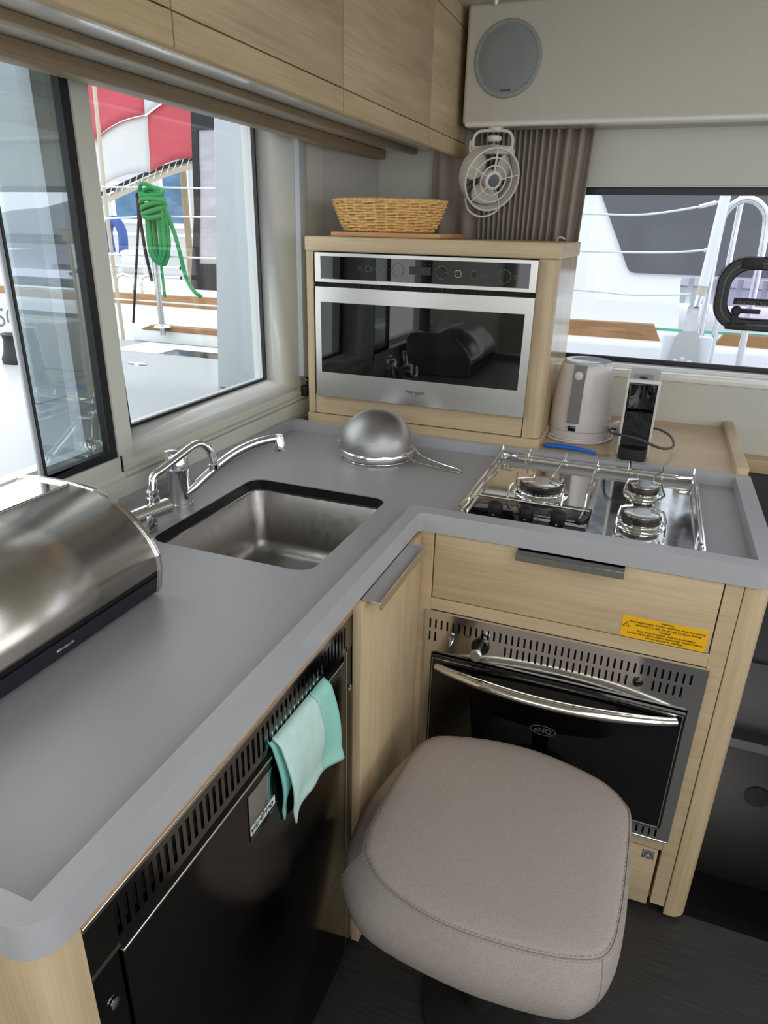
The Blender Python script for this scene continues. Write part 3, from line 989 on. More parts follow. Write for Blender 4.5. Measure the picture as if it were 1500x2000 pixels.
text('vitrifrigo', 'badge_text', 'ink', bd, (bx + 0.0002, 0.588, 0.6705), (0, 1, 0), (0, 0, 1), width=0.056, bold=0.02, shear=0.2)
# strip of raw wood under the worktop edge and rounded end post
ws_ = MB().box(-0.43, FX + 0.0005, 0.297, 0.899, 0.8182, ZB - 0.0005)
tag(ws_.build('edge_strip', 'board_wood'), 'thin brown wood strip between worktop edge and fridge vent', 'strip')
po = fil([(-0.97, 0.252), (-0.3885, 0.252), (-0.3885, 0.2955), (-0.97, 0.2955)], [0, 0.032, 0.001, 0], 8)
tag(MB().plate(po, [], lambda u, v, t: (u, v, t), 0.0, ZB - 0.0015).build('end_panel', 'veneer_z'), 'rounded light veneer end panel under the near worktop corner', 'panel')

# ================================================================== MICROWAVE HOUSING
HY = 1.765
hs = thing('microwave_housing', 'light veneer housing box around the microwave, on the worktop', 'cabinet', (-0.575, 1.95, 0.872))
BX0, BX1, BY1 = -0.909, -0.236, 2.165
MB().rbox(BX0 - 0.003, BX1 + 0.004, HY - 0.004, BY1, 1.344, 1.382, 0.004, 3).build('top', 'veneer_x', hs)
MB().box(BX0, BX0 + 0.014, HY, BY1, 0.900, 1.344).build('side_panel', 'veneer_z', hs)
po = fil([(-0.281, HY - 0.001), (BX1, HY - 0.001), (BX1, HY + 0.05), (BX1 - 0.016, HY + 0.05), (BX1 - 0.016, HY + 0.03), (-0.281, HY + 0.03)], [0.001, 0.022, 0, 0, 0, 0.0], 8)
MB().box(BX1 - 0.016, BX1 - 0.0005, HY + 0.0505, BY1, 0.9005, 1.3435).build('side_panel', 'veneer_gloss', hs)
sp = MB().plate(po, [], lambda u, v, t: (u, v, t), 0.9005, 1.3435).build('corner_post', 'veneer_z', hs)
MB().box(-0.886, -0.2835, HY, HY + 0.018, 0.9015, 0.956).build('lower_panel', 'veneer_x', hs, bevel=0.001)
MB().box(BX0 + 0.014, -0.888, HY, HY + 0.018, 0.9015, 1.343).build('stile', 'veneer_z', hs)
pl = fil([(BX0 - 0.001, HY - 0.006), (BX1 + 0.003, HY - 0.006), (BX1 + 0.003, BY1), (BX0 - 0.001, BY1)], [0.002, 0.022, 0, 0], 6)
MB().plate(pl, [], lambda u, v, t: (u, v, t), 0.8725, 0.8995).build('plinth', 'veneer_x', hs, bevel=0.0015)
MB().box(BX0, BX1 - 0.02, BY1 - 0.012, BY1 - 0.001, 0.90, 1.344).build('back_panel', 'dark_void', hs)

MY = 1.746
mw = thing('microwave', 'built-in stainless microwave with dark glass door and control strip', 'microwave', (-0.577, 1.90, 0.957))
mx0, mx1 = -0.8745, -0.2795
MB().plate([(mx0, 1.2675), (mx1, 1.2675), (mx1, 1.342), (mx0, 1.342)], [[(-0.857, 1.277), (-0.297, 1.277), (-0.297, 1.333), (-0.857, 1.333)]],
           lambda u, v, t: (u, t, v), MY, MY + 0.02).build('control_fascia', 'microwave_steel', mw, bevel=0.0008)
cpn = MB().box(-0.8575, -0.2965, MY + 0.001, MY + 0.018, 1.2765, 1.3335).build('control_panel', 'black_glass', mw)
yy = MY + 0.0008


def ring_mark(x, z, r, m='logo_grey', cross=False):
    k = MB()
    k.plate([(x + r * math.cos(2 * PI * i / 28), z + r * math.sin(2 * PI * i / 28)) for i in range(28)],
            [[(x + (r - 0.0012) * math.cos(2 * PI * i / 28), z + (r - 0.0012) * math.sin(2 * PI * i / 28)) for i in range(28)]], lambda u, v, t: (u, t, v), yy - 0.0012, yy)
    if cross:
        k.box(x - r, x + r, yy - 0.0008, yy, z - 0.0005, z + 0.0005)
    return k.build('touch_ring', m, cpn)


ring_mark(-0.718, 1.306, 0.0085)
ring_mark(-0.680, 1.306, 0.0085)
ring_mark(-0.637, 1.306, 0.0165, cross=True)
ring_mark(-0.520, 1.304, 0.0155, cross=True)
ring_mark(-0.476, 1.303, 0.0090, 'ink_light')
ring_mark(-0.435, 1.303, 0.0095)
ring_mark(-0.359, 1.302, 0.0165)
dk = MB().lathe([(0.0135, 0), (0.0135, 0.003), (0.0125, 0.004)], (-0.520, yy, 1.304), (0, -1, 0), 28).build('touch_knob', 'black_gloss', cpn)
MB().lathe([(0.0080, 0), (0.0080, 0.002)], (-0.435, yy, 1.303), (0, -1, 0), 24).build('touch_knob', 'black_matte', cpn)
mk = MB()
for (a, b) in ((-0.742, 1.306), (-0.410, 1.302), (-0.330, 1.301)):
    mk.plate([(a - 0.006, b - 0.005), (a + 0.006, b - 0.005), (a + 0.006, b + 0.005), (a - 0.006, b + 0.005)], [[(a - 0.0054, b - 0.0044), (a + 0.0054, b - 0.0044), (a + 0.0054, b + 0.0044), (a - 0.0054, b + 0.0044)]],
             lambda u, v, t: (u, t, v), yy - 0.0004, yy)
    mk.box(a - 0.003, a + 0.003, yy - 0.0004, yy, b - 0.0004, b + 0.0004)
for a in (-0.600, -0.588, -0.576, -0.564, -0.552):
    mk.box(a - 0.0015, a + 0.0015, yy - 0.0004, yy, 1.3215, 1.3227)
for a in (-0.660, -0.700):
    mk.box(a - 0.003, a + 0.003, yy - 0.0004, yy, 1.3055, 1.3063)
mk.build('panel_symbols', 'logo_grey', cpn)['kind'] = 'stuff'
MB().box(-0.605, -0.548, yy - 0.0003, yy, 1.297, 1.316).build('display', 'navy_black', cpn)
vt = MB().box(mx0 + 0.004, mx1 - 0.002, MY + 0.008, MY + 0.03, 1.2555, 1.2685).build('vent_gap', 'dark_void', mw)
for i in range(12):
    a = -0.745 + 0.0285 * i
    MB().box(a, a + 0.003, MY + 0.004, MY + 0.01, 1.2575, 1.2665).build('vent_fin', 'black_matte', vt)
MB().plate([(mx0, 0.957), (mx1, 0.957), (mx1, 1.2555), (mx0, 1.2555)], [[(-0.8575, 1.026), (-0.3005, 1.026), (-0.3005, 1.2155), (-0.8575, 1.2155)]],
           lambda u, v, t: (u, t, v), MY, MY + 0.02).build('door', 'microwave_steel', mw, bevel=0.0008)
dw = [c for c in mw.children if c.name.startswith('door')][0]
MB().box(-0.858, -0.300, MY + 0.0008, MY + 0.018, 1.0255, 1.216).build('door_window', 'black_glass', dw)
lt = text('Whirlpool', 'logo', 'ink', dw, (-0.579, MY - 0.0001, 0.9935), X1, Z1, width=0.054, bold=0.004)
sw_ = MB()
sw_.tube([(-0.578 + 0.011 * math.cos(a), MY - 0.0004, 0.991 + 0.011 * math.sin(a) * 0.75) for a in [2.3 + i * 0.35 for i in range(13)]], 0.0006, 5)
sw_.build('logo_swirl', 'ink', dw)
MB().box(mx0 + 0.01, mx1 - 0.006, MY + 0.02, 2.14, 0.962, 1.338).build('body', 'dark_void', mw)

# side ledge behind the hob, with fiddle rail
lg = thing('side_ledge', 'pale wood ledge under the side window holding kettle and coffee machine', 'shelf', (0.01, 2.0, 0.852))
MB().box(-0.90, 0.268, 1.757, BW, 0.850, 0.872).build('board', 'ledge_wood', lg)
MB().rbox(0.240, 0.268, 1.7575, BW - 0.001, 0.846, 0.893, 0.004, 3).build('fiddle_rail', 'veneer_y', lg)
MB().box(0.262, 0.2685, 1.757, BW, 0.60, 0.850).build('end_panel', 'veneer_z', lg)

# ================================================================== OVERHEAD LOCKERS
UX = -0.60
yb = [-0.18, 0.3245, 0.8265, 1.3275, 1.852, 2.225]
names = ['light veneer overhead locker nearest the viewer at the top left edge',
         'light veneer overhead locker above the tinted sliding pane',
         'light veneer overhead locker above the far left window, left of the middle seam',
         'light veneer overhead locker above the woven basket, second from the loudspeaker panel',
         'narrow light veneer overhead locker next to the loudspeaker panel']
for i in range(5):
    a, b = yb[i] + 0.0016, yb[i + 1] - 0.0016
    lk = thing('overhead_locker', names[i], 'cabinet', (-0.79, (a + b) / 2, 1.598), 'overhead lockers along the left wall')
    MB().rbox(UX - 0.018, UX, a, b, 1.6400, 1.908, 0.0012, 2).build('door', 'upper_veneer', lk)
    MB().prism(fil([(UX - 0.02, 1.6005), (UX - 0.004, 1.598), (UX, 1.602), (UX, 1.6378), (UX - 0.02, 1.6378)], [0, 0.003, 0.003, 0, 0], 3), 'Y', a, b).build('grip_strip', 'upper_face_y', lk)
    MB().box(UX - 0.018, UX - 0.001, a - 0.0012, b + 0.0012, 1.9105, 1.9495).build('top_rail', 'upper_veneer', lk)
    MB().box(-0.975, UX - 0.02, a - 0.0012, b + 0.0012, 1.6305, 1.6365).build('bottom', 'white_gloss', lk)
    MB().box(UX - 0.026, UX - 0.0195, a - 0.003, b + 0.003, 1.638, 1.948).build('inner_frame', 'dark_void', lk)
tr = MB().rbox(-0.905, -0.866, -0.5, 2.236, 1.6045, 1.6300, 0.003, 2)
tag(tr.build('blind_cassette', 'trim_wood'), 'brown wood blind pelmet directly above the left windows', 'pelmet')
tr = MB().rbox(-0.785, -0.762, -0.5, 2.236, 1.6178, 1.6300, 0.002, 2)
tag(tr.build('light_pelmet', 'trim_wood'), 'slim brown wood batten under the overhead lockers', 'batten')
hk = MB().lathe([(0.006, 0), (0.006, 0.006), (0.004, 0.010), (0.001, 0.012)], (-0.505, 2.062, 1.950), (0, 0, -1), 16)
tag(hk.build('ceiling_hook', 'white_gloss'), 'tiny white knob on the ceiling above the loudspeaker', 'knob')

# ================================================================== TAPS
tp = thing('mixer_tap', 'chrome mixer tap with long swan spout beside the sink', 'tap', (-0.885, 1.112, ZT))
MB().lathe([(0.0265, 0), (0.0265, 0.006), (0.0250, 0.008), (0.0245, 0.032), (0.0255, 0.034), (0.0250, 0.076), (0.0262, 0.078), (0.0262, 0.083), (0.0235, 0.086),
            (0.0225, 0.108), (0.018, 0.114), (0.004, 0.117)], (-0.885, 1.112, ZT), n=32).build('body', 'chrome', tp)
MB().tube(smooth_path([(-0.880, 1.105, 0.868), (-0.862, 1.116, 0.880), (-0.842, 1.148, 0.906), (-0.823, 1.178, 0.929), (-0.800, 1.206, 0.949), (-0.776, 1.234, 0.962), (-0.757, 1.258, 0.967),
                       (-0.742, 1.276, 0.968)], 5), 0.0098, 14).build('spout', 'chrome', tp)
MB().lathe([(0.0112, 0), (0.0124, 0.002), (0.0124, 0.016), (0.0130, 0.017), (0.0130, 0.034), (0.010, 0.035)], (-0.739, 1.279, 0.975), (0.10, 0.12, -1), 24).build('aerator', 'chrome', tp)
lv = MB()
lv.tube([(-0.885, 1.112, 0.961), (-0.888, 1.106, 0.965), (-0.892, 1.098, 0.967), (-0.896, 1.089, 0.967)], [0.015, 0.013, 0.010, 0.008], 12, flat=0.5)
lv.build('lever', 'chrome', tp)

t2 = thing('pipe_tap', 'small chrome tap with bent folding pipe between bread bin and mixer', 'tap', (-0.862, 0.985, ZT))
MB().tube([(-0.866, 0.935, 0.884), (-0.860, 0.962, 0.884), (-0.846, 1.022, 0.884)], 0.0165, 18).build('valve', 'chrome', t2)
MB().rbox(-0.872, -0.842, 0.955, 0.987, ZT, 0.888, 0.006, 3).build('foot', 'chrome', t2)
MB().lathe([(0.012, 0), (0.0135, 0.006), (0.0135, 0.014), (0.011, 0.017), (0.0125, 0.020), (0.0125, 0.026), (0.009, 0.029)], (-0.8595, 0.997, 0.895), n=22).build('collar', 'chrome', t2)
MB().tube(smooth_path([(-0.8595, 0.997, 0.915), (-0.8615, 1.003, 0.940), (-0.8605, 1.012, 0.951), (-0.855, 1.032, 0.958), (-0.845, 1.075, 0.974), (-0.836, 1.108, 0.986), (-0.829, 1.124, 0.986),
                       (-0.821, 1.137, 0.972), (-0.816, 1.142, 0.950), (-0.815, 1.142, 0.936)], 5), 0.0085, 14).build('pipe', 'chrome', t2)
MB().lathe([(0.0088, 0), (0.0102, 0.001), (0.0102, 0.011), (0.008, 0.012)], (-0.8155, 1.142, 0.940), (0.02, 0.0, -1), 20).build('outlet', 'chrome', t2)
MB().lathe([(0.002, 0), (0.0016, 0.006)], (-0.8175, 1.140, 0.968), (0.4, 0.6, 0.6), 8).build('stop_pin', 'chrome', t2)

# ================================================================== BREAD BIN
PB = [(-0.690, 0.8495), (-0.672, 0.858), (-0.6655, 0.898), (-0.6665, 0.922), (-0.679, 0.948), (-0.702, 0.975), (-0.735, 1.000), (-0.775, 1.015), (-0.82, 1.020), (-0.895, 1.020), (-0.926, 1.016),
      (-0.941, 1.002), (-0.945, 0.985), (-0.945, 0.862), (-0.938, 0.850)]
pcx, pcz = -0.815, 0.93
bb = thing('bread_bin', 'brushed steel roll-top bread bin with dark base, lower left', 'bread bin', (pcx, 0.545, ZT))


def sc_prof(k, pts=PB):
    return [(pcx + (x - pcx) * k, pcz + (z - pcz) * k) for x, z in pts]


BY0_, BY1_ = 0.315, 0.775
MB().prism(fil(sc_prof(0.955), [0.004] * len(PB), 2), 'Y', BY0_ + 0.006, BY1_ - 0.006).build('shell', 'polished_steel', bb)
for (a, b) in ((BY0_, BY0_ + 0.010), (BY1_ - 0.010, BY1_)):
    e = MB().prism(fil(PB, [0.006] * len(PB), 3), 'Y', a, b).build('end_cap', 'brushed_steel_y', bb, bevel=0.002)
    MB().prism(fil(sc_prof(0.99), [0.006] * len(PB), 3), 'Y', (a - 0.002) if b < 0.5 else (b - 0.002), (a + 0.004) if b < 0.5 else (b + 0.004)).build('end_plate', 'brushed_steel_y', e, bevel=0.0015)
    MB().prism(fil(sc_prof(1.006), [0.006] * len(PB), 3), 'Y', (a + 0.003), (b - 0.003)).build('end_rim', 'polished_steel', e, bevel=0.0012)
cur = [p for p in smooth_path([Vector((q[0], q[1], 0)) for q in sc_prof(0.985)[2:9]], 6)]
li = MB().grid(lambda u, v: (cur[round(u * (len(cur) - 1))].x, BY0_ + 0.011 + v * (BY1_ - BY0_ - 0.022), cur[round(u * (len(cur) - 1))].y), len(cur), 2)
li.build('roll_lid', 'brushed_steel_y', bb, solid=0.002, smooth=60)
e0 = cur[-1]
MB().tube([(e0.x, BY0_ + 0.012, e0.y), (e0.x, BY1_ - 0.012, e0.y)], 0.0028, 8).build('lid_edge', 'polished_steel', bb)
q = sc_prof(0.985)
MB().prism([(q[0][0], q[0][1]), (q[1][0], q[1][1]), (q[2][0] - 0.0010, q[2][1] - 0.012), (q[2][0] - 0.02, q[2][1] - 0.012), (q[0][0] - 0.02, q[0][1])], 'Y', BY0_ + 0.010, BY1_ - 0.010).build('base_strip', 'navy_black', bb)
MB().prism([(q[2][0] - 0.006, q[2][1] - 0.0125), (q[2][0] - 0.004, q[2][1] - 0.0003), (q[2][0] - 0.014, q[2][1] - 0.0003)], 'Y', BY0_ + 0.010, BY1_ - 0.010).build('shadow_gap', 'dark_void', bb)
n0 = Vector((q[2][0] - 0.001, 0, q[2][1] - 0.012)) - Vector((q[1][0], 0, q[1][1]))
up_ = n0.normalized()
ctr = Vector((q[1][0], 0, q[1][1])) + n0 * 0.5
text('brabantia', 'logo', 'ink_light', bb, (ctr.x, 0.578, ctr.z), (0, 1, 0), up_, width=0.026, bold=0.01)
lm = MB().lathe([(0.0022, 0), (0.0022, 0.0004)], (ctr.x + 0.0002, 0.5625, ctr.z), Vector((0, 1, 0)).cross(up_), 12)
lm.build('logo_mark', 'ink_light', bb)

# ================================================================== SIEVE
sv = thing('sieve', 'upturned steel sieve with fine mesh dome and wire handle', 'sieve', (-0.632, 1.608, ZT))
cx, cy = -0.632, 1.608
pr = [(0.098 * math.cos(a) ** 0.9 if a < 1.5 else 0.001, 0.024 + 0.098 * math.sin(a)) for a in [i * (PI / 2) / 14 for i in range(15)]]
MB().lathe(pr, (cx, cy, ZT), n=48, cap=False).build('mesh_dome', 'gauze', sv, smooth=60)
MB().lathe([(0.0965, 0.012), (0.1015, 0.015), (0.1015, 0.022), (0.0985, 0.0265), (0.0965, 0.0265), (0.0965, 0.012)], (cx, cy, ZT), n=48, cap=False).build('band', 'polished_steel', sv)
MB().lathe([(0.0925, 0.001), (0.0935, 0.012), (0.0975, 0.014)], (cx, cy, ZT), n=48, cap=False).build('lower_band', 'polished_steel', sv)
MB().tube([(cx + 0.0945 * math.cos(a), cy + 0.0945 * math.sin(a), ZT + 0.0022) for a in [2 * PI * i / 48 for i in range(48)]], 0.0022, 8, closed=True).build('foot_ring', 'polished_steel', sv)
hd = MB().tube(smooth_path([(-0.553, 1.568, ZT + 0.028), (-0.535, 1.571, ZT + 0.026), (-0.512, 1.566, ZT + 0.013), (-0.45, 1.562, ZT + 0.0075), (-0.400, 1.558, ZT + 0.0035), (-0.391, 1.566, ZT + 0.003),
                            (-0.396, 1.578, ZT + 0.0035), (-0.45, 1.590, ZT + 0.0085), (-0.508, 1.606, ZT + 0.018), (-0.530, 1.622, ZT + 0.030), (-0.545, 1.632, ZT + 0.032)], 5), 0.0021, 8)
hd.build('wire_handle', 'polished_steel', sv)
MB().tube([(-0.727, 1.632, ZT + 0.020), (-0.752, 1.642, ZT + 0.019), (-0.758, 1.636, ZT + 0.017), (-0.729, 1.618, ZT + 0.018)], 0.0025, 7).build('rest_hook', 'polished_steel', sv)

# ================================================================== LEDGE THINGS
KX, KY, KZ = -0.154, 1.965, 0.872
kt = thing('kettle', 'white electric kettle with grey front strip beside the microwave housing', 'kettle', (KX, KY, KZ))
MB().lathe([(0.086, 0), (0.088, 0.003), (0.087, 0.007), (0.080, 0.009)], (KX, KY, KZ), n=40).build('power_base', 'kettle_white', kt)
kb = MB().lathe([(0.0805, 0.009), (0.0825, 0.013), (0.0825, 0.026), (0.0835, 0.028), (0.0830, 0.05), (0.0810, 0.10), (0.0765, 0.15), (0.0705, 0.188), (0.0675, 0.200), (0.0640, 0.205)],
                (KX, KY, KZ), n=48).build('body', 'kettle_white', kt)
MB().tube([(KX + 0.0828 * math.cos(a), KY + 0.0828 * math.sin(a), KZ + 0.0265) for a in [2 * PI * i / 40 for i in range(40)]], 0.0006, 5, closed=True).build('seam', 'kettle_grey', kb)
rb = MB()
for i in range(9):
    z = 0.045 + i * 0.017
    r_ = 0.0838 - max(0, z - 0.05) * 0.075 - max(0, z - 0.12) * 0.06
    a0 = -0.85 + 0.08 * math.sin(i * 1.7)
    rb.tube([(KX + r_ * math.cos(a), KY + r_ * math.sin(a), KZ + z + 0.002 * math.sin(6 * a + i)) for a in [a0 + 0.09 * k for k in range(9)]], 0.0010, 5)
rb.build('embossed_ribs', 'kettle_white', kb)
MB().lathe([(0.0645, 0.2045), (0.0630, 0.211), (0.0570, 0.2125), (0.040, 0.2105), (0.015, 0.210)], (KX, KY, KZ), n=40).build('lid', 'kettle_lid', kt)
ang = math.radians(-98)
dx, dy = math.cos(ang), math.sin(ang)
tx, ty = -dy, dx


def kpt(s_, z, d):
    r_ = 0.0838 - max(0, z - 0.05) * 0.075 - max(0, z - 0.12) * 0.06 + d
    return (KX + dx * r_ + tx * s_, KY + dy * r_ + ty * s_, KZ + z)


hm = MB()
zs = [0.052 + i * (0.205 - 0.052) / 10 for i in range(11)]
wd = [0.0165, 0.0168, 0.0168, 0.0168, 0.0168, 0.0168, 0.0168, 0.0170, 0.0172, 0.0174, 0.0172]
vs = []
for z, w_ in zip(zs, wd):
    vs += [kpt(-w_, z, -0.004), kpt(-w_ * 0.85, z, 0.007), kpt(w_ * 0.85, z, 0.007), kpt(w_, z, -0.004)]
fs = []
for i in range(len(zs) - 1):
    for k in range(3):
        fs.append((i * 4 + k, i * 4 + k + 1, (i + 1) * 4 + k + 1, (i + 1) * 4 + k))
fs += [(0, 1, 2, 3), tuple((len(zs) - 1) * 4 + k for k in (3, 2, 1, 0))]
hm.add(vs, fs)
kh = hm.build('handle_strip', 'kettle_grey', kt, smooth=50)
p = kpt(0.0, 0.180, 0.0075)
MB().lathe([(0.0115, 0), (0.0115, 0.003), (0.009, 0.0045)], p, (dx, dy, 0.1), 24).build('lid_button', 'kettle_white', kh)
p = kpt(0.0, 0.036, -0.002)
MB().rbox(p[0] - 0.0105, p[0] + 0.0105, p[1] - 0.003, p[1] + 0.003, p[2] - 0.0075, p[2] + 0.0075, 0.002, 2).build('switch', 'black_gloss', kt)
MB().rbox(p[0] - 0.0165, p[0] - 0.0145, p[1] - 0.0015, p[1] + 0.003, p[2] - 0.001, p[2] + 0.004, 0.0004, 1).build('switch_mark', 'ink', kt)
MB().tube(smooth_path([(KX - 0.070, KY + 0.06, 0.877), (KX - 0.0745, KY - 0.055, 0.8765), (KX - 0.06, KY - 0.085, 0.876), (KX - 0.01, KY - 0.104, 0.876), (KX + 0.055, KY - 0.085, 0.876), (KX + 0.09, KY - 0.03, 0.877),
                       (KX + 0.092, KY + 0.02, 0.880)], 6), 0.0034, 8).build('cable', 'kettle_white', kt)

# coffee machine
cm = thing('coffee_machine', 'slim black and white capsule coffee machine right of the kettle', 'coffee machine', (0.0, 1.90, 0.872))
CZ = 0.872
for s_, (a, b) in ((-1, (-0.0395, -0.0335)), (1, (0.0335, 0.0395))):
    MB().prism(fil([(1.806, CZ + 0.002), (1.99, CZ + 0.002), (1.995, CZ + 0.196), (1.784, CZ + 0.203), (1.783, CZ + 0.180), (1.800, CZ + 0.06)], [0.004, 0.01, 0.012, 0.006, 0.004, 0.01], 3), 'X', a, b).build('side_shell', 'machine_white', cm, bevel=0.0015)
tp_ = MB().prism([(1.783, CZ + 0.194), (1.785, CZ + 0.2035), (1.985, CZ + 0.199), (1.995, CZ + 0.190)], 'X', -0.0385, 0.0385).build('top_shell', 'machine_white', cm, bevel=0.002)
MB().prism([(1.792, CZ + 0.2035), (1.792, CZ + 0.2062), (1.86, CZ + 0.2045), (1.86, CZ + 0.2020)], 'X', -0.026, 0.020).build('lever', 'machine_grey', tp_)
MB().lathe([(0.011, 0), (0.011, 0.0018)], (-0.003, 1.800, CZ + 0.2052), n=24).build('capsule_slot', 'dark_void', tp_)
fp = MB().grid(lambda u, v: (-0.0335 + 0.067 * u, 1.794 + 0.016 * (1 - v) + 0.010 * math.sin(PI * u) * (0.4 + 0.6 * v), CZ + 0.118 + 0.077 * v), 13, 9)
fp.build('front_cover', 'black_gloss', cm, smooth=60, solid=0.002)
MB().prism([(1.806, CZ + 0.03), (1.985, CZ + 0.03), (1.985, CZ + 0.192), (1.828, CZ + 0.192), (1.818, CZ + 0.118), (1.812, CZ + 0.118)], 'X', -0.0335, 0.0335).build('body', 'black_matte', cm)
gd = MB()
for i in range(13):
    x = -0.030 + i * 0.005
    gd.box(x - 0.0014, x + 0.0014, 1.8045, 1.812, CZ + 0.036, CZ + 0.118)
for j in range(16):
    z = CZ + 0.038 + j * 0.005
    gd.box(-0.0325, 0.0325, 1.8055, 1.812, z - 0.0013, z + 0.0013)
gd.build('grid_panel', 'black_matte', cm)
ty_ = [(-0.034, 1.83), (-0.034, 1.790), (-0.031, 1.776), (-0.022, 1.768), (0, 1.765), (0.022, 1.768), (0.031, 1.776), (0.034, 1.790), (0.034, 1.83)]
dt = MB().plate(ty_, [], lambda u, v, t: (u, v, t), CZ, CZ + 0.030).build('drip_tray', 'black_matte', cm, bevel=0.0015)
for i in range(9):
    x = -0.026 + i * 0.0065
    MB().box(x - 0.0014, x + 0.0014, 1.776, 1.808, CZ + 0.030, CZ + 0.0318).build('grate_bar', 'black_gloss', dt)
cb = MB().tube(smooth_path([(-0.045, 2.02, 0.884), (-0.070, 1.99, 0.893), (-0.064, 1.90, 0.906), (-0.052, 1.785, 0.934), (-0.022, 1.757, 0.9385), (0.010, 1.757, 0.934), (0.058, 1.775, 0.914), (0.085, 1.83, 0.899), (0.099, 1.90, 0.892),
                            (0.090, 1.97, 0.896), (0.062, 2.00, 0.903), (0.030, 2.005, 0.905)], 6), 0.0034, 8)
cb.build('cable', 'cord_dark', cm)
pg = thing('power_plug', 'white power plug lying between kettle and coffee machine', 'plug', (-0.05, 2.02, 0.872))
MB().lathe([(0.010, 0), (0.017, 0.012), (0.018, 0.03), (0.016, 0.034)], (-0.066, 2.03, 0.890), (0.9, -0.2, 0.1), 18).build('plug_body', 'kettle_white', pg)
pp = MB()
pp.tube([(-0.036, 2.018, 0.899), (-0.020, 2.015, 0.900)], 0.0024, 7)
pp.tube([(-0.034, 2.034, 0.891), (-0.018, 2.031, 0.892)], 0.0024, 7)
pp.build('pin', 'chrome', pg)

# knife with blue handle
kn = thing('knife', 'small kitchen knife with blue handle lying on the ledge', 'knife', (-0.15, 1.79, 0.872))
kp = [(-0.223, 1.800, 0.8775), (-0.214, 1.797, 0.879), (-0.18, 1.794, 0.881), (-0.14, 1.789, 0.881), (-0.105, 1.784, 0.879), (-0.088, 1.781, 0.877)]
MB().tube(smooth_path(kp, 4), [0.006 + 0.0055 * math.sin(PI * min(1, (i + 2) / 22) ** 0.8) for i in range(21)], 12, flat=0.55).build('handle', 'knife_blue', kn)
bl = MB().add([(-0.095, 1.786, 0.8775), (-0.095, 1.777, 0.8775), (-0.048, 1.776, 0.8762), (-0.060, 1.782, 0.8765)], [(0, 1, 2, 3)])
bl.build('blade', 'brushed_steel', kn, solid=0.001)

# ================================================================== BASKET AND BOARD
bo = MB().rbox(-0.845, -0.540, 1.785, 2.02, 1.3822, 1.3945, 0.003, 2)
tag(bo.build('cutting_board', 'board_wood'), 'thin wooden cutting board lying under the wicker basket', 'board')
BKX, BKY, BKZ = -0.728, 1.915, 1.3950
bk = thing('wicker_basket', 'oval woven wicker basket standing on the wooden board', 'basket', (BKX, BKY, BKZ))


def bpt(a, t, off=0.0):
    rx = 0.124 + 0.034 * max(t, 0) ** 0.8 + off
    ry = 0.088 + 0.026 * max(t, 0) ** 0.8 + off
    return (BKX + rx * math.cos(a), BKY + ry * math.sin(a), BKZ + 0.004 + 0.074 * t)


NS = 30
wv = MB()
rows = 11
for j in range(rows):
    t = 0.03 + 0.90 * j / (rows - 1)
    path = []
    for k in range(NS * 4):
        a = 2 * PI * k / (NS * 4)
        off = 0.0045 * math.cos(NS * a / 2 + (PI if j % 2 else 0))
        p = bpt(a, t + 0.012 * math.sin(NS * a / 4 + j), off)
        path.append(p)
    wv.tube(path, 0.0036, 6, closed=True)
wv.build('weave', 'wicker', bk, smooth=80)
stk = MB()
for k in range(NS):
    a = 2 * PI * (k + 0.5) / NS
    stk.tube([bpt(a, 0.0), bpt(a, 0.3), bpt(a, 0.65), bpt(a, 0.98)], 0.0030, 5)
stk.build('stakes', 'wicker', bk, smooth=80)
rm = MB()
for ph in (0, 2 * PI / 3, 4 * PI / 3):
    path = []
    for k in range(180):
        a = 2 * PI * k / 180
        w_ = 22 * a + ph
        p = bpt(a, 1.0 + 0.03 * math.sin(w_), 0.003 * math.cos(w_))
        path.append(p)
    rm.tube(path, 0.0030, 6, closed=True)
rm.build('rim_braid', 'wicker', bk, smooth=80)
ft = MB()
for ph in (0, PI):
    ft.tube([bpt(2 * PI * k / 160, 0.0 + 0.015 * math.sin(30 * 2 * PI * k / 160 + ph), 0.003 * math.cos(30 * 2 * PI * k / 160 + ph)) for k in range(160)], 0.0030, 6, closed=True)
ft.build('foot_braid', 'wicker', bk, smooth=80)
MB().prism([(BKX + 0.120 * math.cos(2 * PI * i / 32), BKY + 0.084 * math.sin(2 * PI * i / 32)) for i in range(32)], 'Z', BKZ + 0.003, BKZ + 0.006).build('base', 'wicker', bk)

# ================================================================== LOUDSPEAKER AND FAN
sp = thing('loudspeaker', 'round grey loudspeaker flush in the overhead panel', 'speaker', (-0.467, VY, 1.735))
SPC = (-0.467, VY, 1.822)
MB().lathe([(0.0895, 0), (0.0895, 0.004), (0.0870, 0.007), (0.0800, 0.0075), (0.0790, 0.0065)], SPC, (0, -1, 0), 56).build('ring', 'speaker_ring', sp)
MB().lathe([(0.0792, 0.0064), (0.070, 0.0078), (0.066, 0.0092), (0.04, 0.0105), (0.01, 0.0112)], SPC, (0, -1, 0), 48).build('grille', 'speaker_mesh', sp)
text('FUSION', 'logo', 'ink', sp, (-0.466, VY - 0.0078, 1.7505), X1, Z1, width=0.026, bold=0.03)
for a in (0.8, 2.35, 3.9, 5.5):
    MB().lathe([(0.002, 0), (0.002, 0.001)], (SPC[0] + 0.079 * math.cos(a), VY - 0.0072, SPC[2] + 0.079 * math.sin(a)), (0, -1, 0), 8).build('screw', 'grey_badge', sp)

